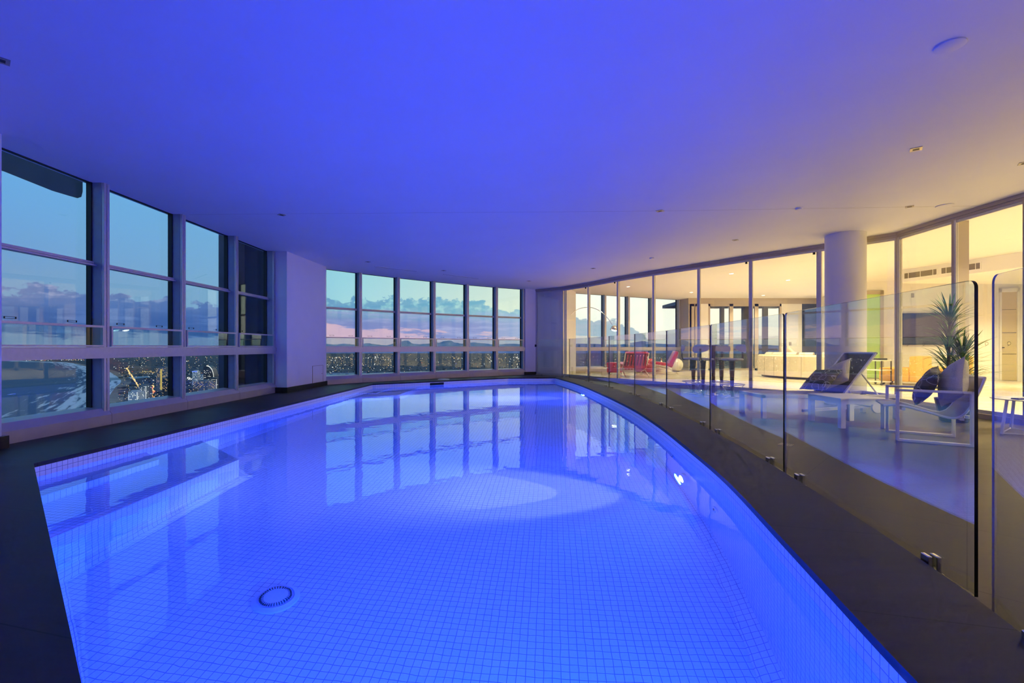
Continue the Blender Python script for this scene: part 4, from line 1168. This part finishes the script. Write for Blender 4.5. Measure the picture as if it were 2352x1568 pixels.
mb = MB(); mb.lathe([(0, .02), (.29, .02), (.36, .12), (.385, .28), (.36, .45), (.29, .52), (.26, .50), (.26, .36), (0, .33)], 0, 0, 0, 40); mb.build('shell', 'red_leather', t, smooth_=True)
mb = MB(); mb.lathe([(0, .33), (.255, .34), (.25, .40), (0, .43)], 0, 0, 0, 30); mb.build('seat', 'red_leather', t, smooth_=True)
t = empty('ball_lamp', (6.40, 17.75, 0), 0, label='large white ball shaped floor lamp by the far windows', cat='floor lamp')
mb = MB(); mb.lathe([(0, 0)] + [(.26*math.sin(a), .26-.26*math.cos(a)) for a in [PI*k/20 for k in range(2, 20)]] + [(0, .52)], 0, 0, 0, 36); mb.build('globe', 'white_gloss', t, smooth_=True)
mb = MB(); mb.lathe([(0, 0), (.12, 0), (.12, .02), (0, .02)], 0, 0, 0, 24); mb.build('base', 'dark_feet', t)
t = empty('low_table', (5.80, 17.40, 0), 0, label='low white drum table under the side-on red chair', cat='low table')
mb = MB(); mb.lathe([(0, 0), (.28, 0), (.30, .02), (.30, .27), (.28, .29), (0, .29)], 0, 0, 0, 40); mb.build('drum', 'white_gloss', t, smooth_=True)
t = empty('bottle', (5.68, 17.32, .292), 0, label='small bottle standing on the low white drum table', cat='bottle')
mb = MB(); mb.lathe([(0, 0), (.06, 0), (.055, .08), (.03, .12), (.02, .16), (0, .16)], 0, 0, 0, 18); mb.build('body', 'white_gloss', t, smooth_=True)
mb = MB(); mb.lathe([(0, .15), (.019, .15), (.019, .24), (0, .24)], 0, 0, 0, 14); mb.build('neck', 'bottle_amber', t, smooth_=True)

# arc lamp
Yl = 15.9
t = empty('arc_lamp', (xat(1306, Yl), Yl, 0), 0, label='arching floor lamp with chrome dome shade lit beside the far windows', cat='floor lamp')
def al(px, py): return (xat(px, Yl)-xat(1306, Yl), 0, E+(797-py)*Yl/F)
arc = crom([(0, 0, .25), (.0, 0, 1.2), al(1307, 735), al(1322, 713), al(1344, 706), al(1362, 707), al(1381, 716), al(1397, 732), al(1406, 745)], 5)
mb = MB(); mb.tube(arc, .011, 8); mb.build('pole', 'chrome', t, smooth_=True)
mb = MB(); mb.box(-.15, .15, -.1, .1, 0, .26, bev=.01); mb.build('base', 'white_gloss', t)
hp = Vector(al(1411, 757)); Rl = Matrix.Translation(hp) @ Matrix.Rotation(math.radians(14), 4, 'Y')
mb = MB(); mb.lathe([(.145, -.02), (.15, .0), (.14, .06), (.11, .11), (.06, .14), (0, .15), (.055, .135), (.10, .10), (.135, .05), (.145, -.02)], 0, 0, 0, 32, Rl); mb.build('lamp_shade', 'chrome', t, smooth_=True)
mb = MB(); mb.lathe([(0, -.05), (.06, -.045), (.10, -.02), (.10, .0), (0, .02)], 0, 0, 0, 24, Rl); mb.build('bulb', 'lamp_glow', t, smooth_=True)

# ------------------------------------------------------------------ white curved sofa
cx_, cy_, R0 = 10.25, 14.55, 2.25
t = empty('curved_sofa', (cx_, cy_, 0), 0, label='long curved cream leather sofa with its back to the terrace', cat='sofa')
def ring_band(mb, r0, r1, z0, z1, a0, a1, n=28, bev=.0):
    prof = [(r0, z0), (r1, z0), (r1, z1-bev), (r1-bev, z1), (r0+bev, z1), (r0, z1-bev)]
    if r1 > r0: pass
    vs_ = []; fs = []; k = len(prof)
    for i in range(n+1):
        a = a0+(a1-a0)*i/n
        for r, z in prof: vs_.append((r*math.cos(a), r*math.sin(a), z))
    for i in range(n):
        for j in range(k): fs.append((i*k+j, i*k+(j+1) % k, (i+1)*k+(j+1) % k, (i+1)*k+j))
    fs.append(tuple(range(k))); fs.append(tuple(n*k+j for j in range(k-1, -1, -1))); mb.mesh(vs_, fs)
a0, a1 = math.radians(172), math.radians(248)
mb = MB(); ring_band(mb, R0-.22, R0, .07, .72, a0, a1, bev=.05); mb.build('backrest', 'cream_leather', t, smooth_=True)
mb = MB(); ring_band(mb, R0-.95, R0-.22, .07, .40, a0, a1, bev=.05); mb.build('seat', 'cream_leather', t, smooth_=True)
mb = MB()
for k in range(1, 7):
    a = a0+(a1-a0)*k/7; mb.tube([((R0+.001)*math.cos(a), (R0+.001)*math.sin(a), z) for z in (.08, .4, .67)], .004, 5)
mb.build('seam', 'seam', t)
for k in range(6):
    b0 = a0+(a1-a0)*(k/6)+.02; b1 = a0+(a1-a0)*((k+1)/6)-.02
    mb = MB(); ring_band(mb, R0-.40, R0-.20, .42, .795, b0, b1, 8, bev=.06); mb.build('back_cushion', 'cream_leather', t, smooth_=True)
mb = MB(); ring_band(mb, R0-.85, R0-.10, .02, .07, a0+.02, a1-.02); mb.build('plinth', 'dark_feet', t)
o = pillow((cx_+(R0-.62)*math.cos(math.radians(196)), cy_+(R0-.62)*math.sin(math.radians(196)), .41), (-.3, 1, 0), (-.25, 0, .95), 38, .44, .44, .12, 'cream_leather', 'cream pillow with a pointed corner showing above the sofa back', 9)

# trolley
t = empty('serving_trolley', (9.30, 11.55, 0), math.radians(20), label='small white trolley on castors beside the green door', cat='trolley')
for i, (z, m_) in enumerate(((.60, 'white_gloss'), (.36, 'white_gloss'), (.07, 'white_gloss'))):
    mb = MB(); mb.box(-.19, .19, -.19, .19, z, z+.025, bev=.005); mb.build('shelf', m_, t)
for sx in (-1, 1):
    for sy in (-1, 1):
        mb = MB(); mb.box(sx*.18-.01, sx*.18+.01, sy*.18-.01, sy*.18+.01, .06, .61); mb.build('leg', 'plastic_dark', t)
        mb = MB(); mb.lathe([(0, -.012), (.03, -.012), (.03, .012), (0, .012)], 0, 0, 0, 14, Matrix.Translation((sx*.18, sy*.18, .03)) @ Matrix.Rotation(PI/2, 4, 'X')); mb.build('castor', 'dark_feet', t)
mb = MB(); mb.box(-.13, .13, -.12, .12, 0, .045, bev=.006); o = mb.build('record_player', 'plastic_dark'); o.location = (9.30, 11.55, .626); tag(o, 'flat dark box lying on top of the trolley', 'box')
# yellow armchairs
def make_yellow():
    """faces +Y"""
    t = empty('armchair', (0, 0, 0))
    mb = MB(); mb.box(-.46, .46, -.42, -.14, .08, .72, bev=.045); mb.build('backrest', 'yellow_fabric', t, smooth_=True)
    mb = MB(); mb.box(-.46, .46, -.14, .46, .08, .42, bev=.04); mb.build('seat', 'yellow_fabric', t, smooth_=True)
    for sx in (-1, 1):
        for y in (-.36, .38):
            mb = MB(); mb.lathe([(0, 0), (.03, 0), (.045, .085), (0, .085)], sx*.38, y, 0, 14); mb.build('leg', 'dark_feet', t)
    return t
y0 = make_yellow(); y0.location = (10.18, 11.75, 0); y0.rotation_euler = (0, 0, math.radians(38)); tag(y0, 'yellow upholstered armchair next to the trolley', 'armchair', 'yellow armchairs')
y1 = copy_tree(y0); y1.location = (11.65, 12.15, 0); y1.rotation_euler = (0, 0, math.radians(52)); tag(y1, 'yellow upholstered armchair partly hidden by the tall plant', 'armchair', 'yellow armchairs')

# ------------------------------------------------------------------ outside: tower parts
mb = MB()
pts = [on for on in ()]
Yc = 8.5
low = [(-20, 384), (10, 394), (60, 414), (120, 438), (160, 450), (178, 455), (187, 452), (190, 440)]
up = [(190, 300), (100, 250), (-20, 200)]
def ex(px, py, Y): return (xat(px, Y), Y, E+(797-py)*Y/F)
ring = [ex(*p, Yc) for p in low] + [ex(*p, Yc) for p in up]
k = len(ring); back = [(x*1.10-.35, y*1.10, E+(z-E)*1.13+.1) for x, y, z in ring]
mb.mesh(ring+back, [tuple(range(k-1, -1, -1)), tuple(range(k, 2*k))] + [(i, (i+1) % k, k+(i+1) % k, k+i) for i in range(k)])
tag(mb.build('outer_sunshade', 'exterior_dark'), 'dark curved sunshade blade outside the nearest left window', 'sunshade')
# dark wing of the tower outside the fourth left window
mb = MB()
mb.prism([(xat(502, 9.9), 9.9), (xat(527, 9.9), 9.9), (xat(527, 9.9)-.1, 10.8), (xat(502, 9.9)-.3, 10.8)], -3, 5)
struct(mb.build('wall_outer_fin', 'exterior_blue'))
mb = MB(); mb.prism([(-6.05, 10.3), (-5.22, 9.95), (-5.22, 11.2), (-6.2, 11.2)], -3, 5); struct(mb.build('wall_outer_wing', 'exterior_dark'))

# ------------------------------------------------------------------ outside: land, sea, mountains
GZ = -235.0
coast = [(-9800, 8600), (-8200, 7700), (-6900, 7040), (-5350, 5700), (-4150, 4650), (-3400, 3900), (-2720, 3180), (-2300, 2650), (-1960, 2230), (-1710, 1930), (-1390, 1510), (-1150, 1150), (-1050, 700), (-1100, 0)]
cc = crom(coast, 6)
mb = MB(); W_ = [0, 25, 60, 110, 180, 280, 400, 560, 900, 2000, 6000, 16000]; s = 0
nrm = []
for i in range(len(cc)):
    t_ = (cc[min(i+1, len(cc)-1)]-cc[max(i-1, 0)]).normalized(); nrm.append(Vector((t_.y, -t_.x)))
for i in range(len(nrm)):
    if nrm[i].x > 0 or nrm[i].y > .9: nrm[i] = -nrm[i] if nrm[i].x > 0 else nrm[i]
S = [0]
for i in range(1, len(cc)): S.append(S[-1]+(cc[i]-cc[i-1]).length)
for i in range(len(cc)-1):
    for j in range(len(W_)-1):
        q = [cc[i]+nrm[i]*W_[j], cc[i+1]+nrm[i+1]*W_[j], cc[i+1]+nrm[i+1]*W_[j+1], cc[i]+nrm[i]*W_[j+1]]
        if (q[1]-q[0]).cross(q[2]-q[0]) < 0: mb.face([(p.x, p.y, GZ+1) for p in q[::-1]], [(S[i], W_[j+1]), (S[i+1], W_[j+1]), (S[i+1], W_[j]), (S[i], W_[j])])
        else: mb.face([(p.x, p.y, GZ+1) for p in q], [(S[i], W_[j]), (S[i+1], W_[j]), (S[i+1], W_[j+1]), (S[i], W_[j+1])])
struct(mb.build('sea', 'sea_surface'))
mb = MB()
mb.face([(-40000, -2000, GZ), (40000, -2000, GZ), (40000, 45000, GZ), (-40000, 45000, GZ)])
struct(mb.build('ground', 'city_ground'))
# beach strip
mb = MB()
for i in range(len(cc)-1):
    q = [cc[i]+nrm[i]*8, cc[i+1]+nrm[i+1]*8, cc[i+1]-nrm[i+1]*45, cc[i]-nrm[i]*45]
    if (q[1]-q[0]).cross(q[2]-q[0]) < 0: q.reverse()
    mb.face([(p.x, p.y, GZ+1.5) for p in q])
mat('beach_sand', (.22, .19, .16), 1.0, noise=(.02, .2))
struct(mb.build('beach', 'beach_sand'))
# canals and lakes
rnd = random.Random(5)
mat('canal_water', (.16, .24, .32), .5, spec=.3)
mb = MB()
for (px, py, w_, h_) in ((760, 861, 1500, 190), (700, 858, 900, 120), (815, 857, 420, 70), (770, 848, 350, 60), (620, 852, 900, 110), (300, 868, 260, 520), (1385, 842, 900, 150)):
    x, y = on_plane(px, py, GZ); k = 22
    mb.face([(x+w_*(1+.25*math.sin(3*a+px))*math.cos(a)/2, y+h_*(1+.3*math.sin(2*a+px))*math.sin(a)/2, GZ+1.2) for a in [2*PI*q/k for q in range(k)]])
struct(mb.build('water_canals', 'canal_water'))
# mountains (own depth and ridge)
def ridge(name, profile, Y, depth, m, jitter):
    mb = MB(); rnd = random.Random(len(profile)); rows = []
    xs = []
    for (p0, h0), (p1, h1) in zip(profile[:-1], profile[1:]):
        n_ = max(2, int(abs(p1-p0)/3))
        for q in range(n_): f = q/n_; xs.append((p0+(p1-p0)*f, h0+(h1-h0)*(.5-.5*math.cos(PI*f))+rnd.uniform(-jitter, jitter)))
    xs.append(profile[-1])
    top = [ex(p, 797-h, Y) for p, h in xs]
    fr = [(x*.96, y-depth*.5, GZ-5) for x, y, z in top]; bk = [(x*1.03, y+depth*.5, GZ-5) for x, y, z in top]
    k = len(top); fs = []
    for i in range(k-1): fs += [(i, i+1, k+i+1, k+i), (k+i, k+i+1, 2*k+i+1, 2*k+i)]
    mb.mesh(fr+top+bk, fs); return struct(mb.build(name, m, smooth_=True))
ridge('mountain_ridge', [(560, 1), (700, 4), (746, 8), (765, 6), (790, 8), (815, 6), (845, 9), (860, 7), (885, 4), (910, 9), (930, 15), (937, 15), (948, 8), (960, 7), (985, 8), (1000, 13), (1006, 10), (1022, 14), (1033, 16), (1045, 11), (1060, 8), (1085, 11), (1110, 9), (1140, 6), (1170, 8), (1215, 6), (1330, 8), (1420, 6), (1480, 14), (1500, 8), (1600, 5), (1700, 7), (1800, 4), (2300, 6)], 26000, 6000, 'mountain_haze', .4)
ridge('mountain_foothills', [(400, -3), (700, 0), (760, 3), (820, 1), (880, 2), (960, 4), (1040, 2), (1120, 4), (1200, 2), (1400, 3), (1600, 1), (1800, 2), (2300, 0)], 19000, 3000, 'mountain_haze', .5)

# city lights (uncountable)
rnd = random.Random(21); mb = MB()
def blob(px, py, s_, mi, lift=6.0):
    x, y = on_plane(px, py, GZ+lift); r = s_*y/F
    mb.cur = mi
    mb.mesh([(x-r, y, GZ+lift), (x, y-r*2, GZ+lift), (x+r, y, GZ+lift), (x, y+r*2, GZ+lift), (x, y, GZ+lift+r), (x, y, GZ+lift-r)],
            [(0, 1, 4), (1, 2, 4), (2, 3, 4), (3, 0, 4), (1, 0, 5), (2, 1, 5), (3, 2, 5), (0, 3, 5)])
def pick(): 
    q = rnd.random(); return 0 if q < .48 else (1 if q < .86 else (2 if q < .94 else (3 if q < .97 else 4)))
for i in range(560):
    px = rnd.uniform(560, 1240); b = 15+58*rnd.random()**1.2
    blob(px, 797+b, rnd.choice((.25, .3, .4, .5, .75)), pick())
for i in range(260):
    px = rnd.choice((765, 780, 850, 880, 1060, 1130, 1180, 1195))+rnd.gauss(0, 14); b = 22+abs(rnd.gauss(0, 6)) if rnd.random() < .6 else 48+rnd.gauss(0, 8)
    blob(px, 797+b, rnd.uniform(.4, 1.0), rnd.choice((0, 1, 1, 4)))
for i in range(560):
    px = 258+250*rnd.random(); b = 22+118*rnd.random()**1.2
    if px < 272 and b > 55: continue
    blob(px, 797+b, rnd.choice((.3, .4, .5, .7)), pick())
for i in range(120): blob(rnd.uniform(60, 215), 797+rnd.uniform(24, 31), rnd.uniform(.3, .7), pick())
for i in range(60):
    f = i/60; px = 291+30*f+rnd.gauss(0, .8); blob(px, 845+46*f, rnd.uniform(.8, 1.5), rnd.choice((0, 0, 4)))
for i in range(70): blob(349+rnd.gauss(0, 3.2), rnd.uniform(884, 922), rnd.uniform(.8, 1.7), rnd.choice((0, 0, 2, 4)))
for i in range(40): blob(rnd.uniform(320, 372), 853+rnd.gauss(0, 1), rnd.uniform(.5, .9), 4)
for i in range(22): blob(rnd.uniform(430, 470), 869+rnd.gauss(0, 3), rnd.uniform(.8, 1.4), 1)
for i in range(14): blob(rnd.uniform(378, 392), 851+rnd.gauss(0, 3), rnd.uniform(.9, 1.5), rnd.choice((2, 0)))
for i in range(520):
    px = rnd.uniform(1318, 1810); b = 15+36*rnd.random(); blob(px, 797+b, rnd.choice((.4, .5, .8)), pick())
mb.cur = 0
o = mb.build('city_lights', ['glow_warm', 'glow_white', 'glow_red', 'glow_blue', 'glow_yellow']); tag(o, 'scattered street and house lights of the city below', 'city lights', kind='stuff')

# suburb rooftops: uncountable low blocks
mb = MB(); rnd = random.Random(8)
for i in range(1500):
    px = rnd.uniform(275, 1215); b = 22+70*rnd.random() if px > 520 else 30+110*rnd.random()
    x, y = on_plane(px, 797+b, GZ); w_ = rnd.uniform(8, 24); h_ = rnd.uniform(3, 9)
    mb.box(x-w_/2, x+w_/2, y-w_/2, y+w_/2, GZ, GZ+h_)
mat('suburb', (.030, .062, .090), .9, noise=(.01, .6))
tag(mb.build('suburb_rooftops', 'suburb'), 'low dark suburb rooftops spread over the plain', 'rooftops', kind='stuff')

# towers
TW = [(294, 316, 900, 1880, 'tower_light', 'white', 'short white lattice tower in the city, lowest on the left'),
      (318, 336, 886, 1980, 'tower_wall', 'white', 'pale slab tower right of the white lattice tower'),
      (359, 380, 845, 2350, 'tower_wall', 'yellow', 'tall tower with a glowing yellow vertical stripe'),
      (373, 395, 869, 2050, 'tower_dark', 'warm', 'dark broad tower in front of the yellow striped tower'),
      (441, 453, 852, 2800, 'tower_light', 'blue', 'slim pale tower with a blue lit crown'),
      (444, 477, 876, 2250, 'tower_wall', 'warm', 'wide brown apartment block below the blue crowned tower'),
      (478, 498, 870, 2350, 'tower_dark', 'white', 'dark tower with white lit edge beside the fin wall'),
      (425, 443, 893, 1950, 'tower_dark', 'warm', 'low dark tower block beside the window mullion'),
      (338, 345, 892, 2100, 'tower_wall', 'warm', 'narrow low tower beside the lit avenue'),
      (457, 468, 862, 3000, 'tower_light', 'white', 'small pale tower beside the curved sail tower')]
for (q0, q1, ty, Y, m_, glow, lab) in TW:
    x0, x1 = xat(q0, Y), xat(q1, Y); zt = E+(797-ty)*Y/F; dp = (x1-x0)*.9
    t = empty('tower_building', ((x0+x1)/2, Y, GZ), 0, label=lab, cat='tower', group='city towers'); hh = zt-GZ; hw = (x1-x0)/2
    mb = MB(); mb.box(-hw, hw, 0, dp, 0, hh); mb.box(-hw*.6, hw*.6, dp*.2, dp*.8, hh, hh+6); mb.build('tower_block', m_, t)
    mb = MB(); rw = int(hh/5.2); cn = max(4, int(hw*2/5))
    for r in range(rw):
        for c in range(cn):
            if rnd.random() < .30:
                x = -hw+(c+.5)*2*hw/cn; z = (r+.5)*hh/rw; mb.box(x-1.0, x+1.0, -.8, 0, z-.9, z+.9)
                if rnd.random() < .3: yy = dp*rnd.random(); mb.box(hw, hw+.8, yy, yy+2, z-1.2, z+1.2)
    mb.build('lit_windows', {'white': 'glow_white', 'yellow': 'glow_warm', 'warm': 'glow_warm', 'blue': 'glow_white'}[glow], t)['kind'] = 'stuff'
    if glow == 'yellow':
        mb = MB(); mb.box(-hw*.1, hw*.26, -1.5, 0, hh*.12, hh*.96); mb.build('lit_stripe', 'glow_yellow', t)
    if glow == 'blue':
        mb = MB(); mb.box(-hw, hw, -1, 0, hh-5, hh); mb.build('lit_crown', 'glow_blue', t)
    if glow == 'white':
        mb = MB()
        for r in range(0, rw): mb.box(hw-3, hw+.5, -1.2, 0, r*hh/rw+1.5, r*hh/rw+3.5)
        mb.build('lit_edge', 'glow_white', t)
# curved sail tower
Y = 2900; x0, x1 = xat(467, Y), xat(491, Y); zt = E+(797-840)*Y/F
t = empty('tower_building', (x0, Y, GZ), 0, label='dark curved sail shaped tower with a lit rim', cat='tower', group='city towers')
hh = zt-GZ; pr = [(0, 0), (x1-x0, 0)] + [((x1-x0)*(.35+.65*math.cos(a)), hh*.35+hh*.65*math.sin(a)) for a in [PI/2*q/12 for q in range(13)]] + [(0, hh*.97)]
mb = MB(); k = len(pr); mb.mesh([(x, 0, z) for x, z in pr]+[(x, 45, z) for x, z in pr], [tuple(range(k)), tuple(range(2*k-1, k-1, -1))]+[(i, k+i, k+(i+1) % k, (i+1) % k) for i in range(k)])
mb.build('tower_block', 'tower_dark', t)
mb = MB()
for q in range(15):
    a = PI/2*q/14; x = (x1-x0)*(.35+.65*math.cos(a)); z = hh*.35+hh*.65*math.sin(a); mb.box(x-2, x+2, -2, 0, z-2, z+2)
for q in range(40): mb.box(*(lambda x, z: (x-1.2, x+1.2, -1, 0, z-1, z+1))(rnd.uniform(3, (x1-x0)*.7), rnd.uniform(10, hh*.75)))
mb.build('lit_windows', 'glow_white', t)['kind'] = 'stuff'
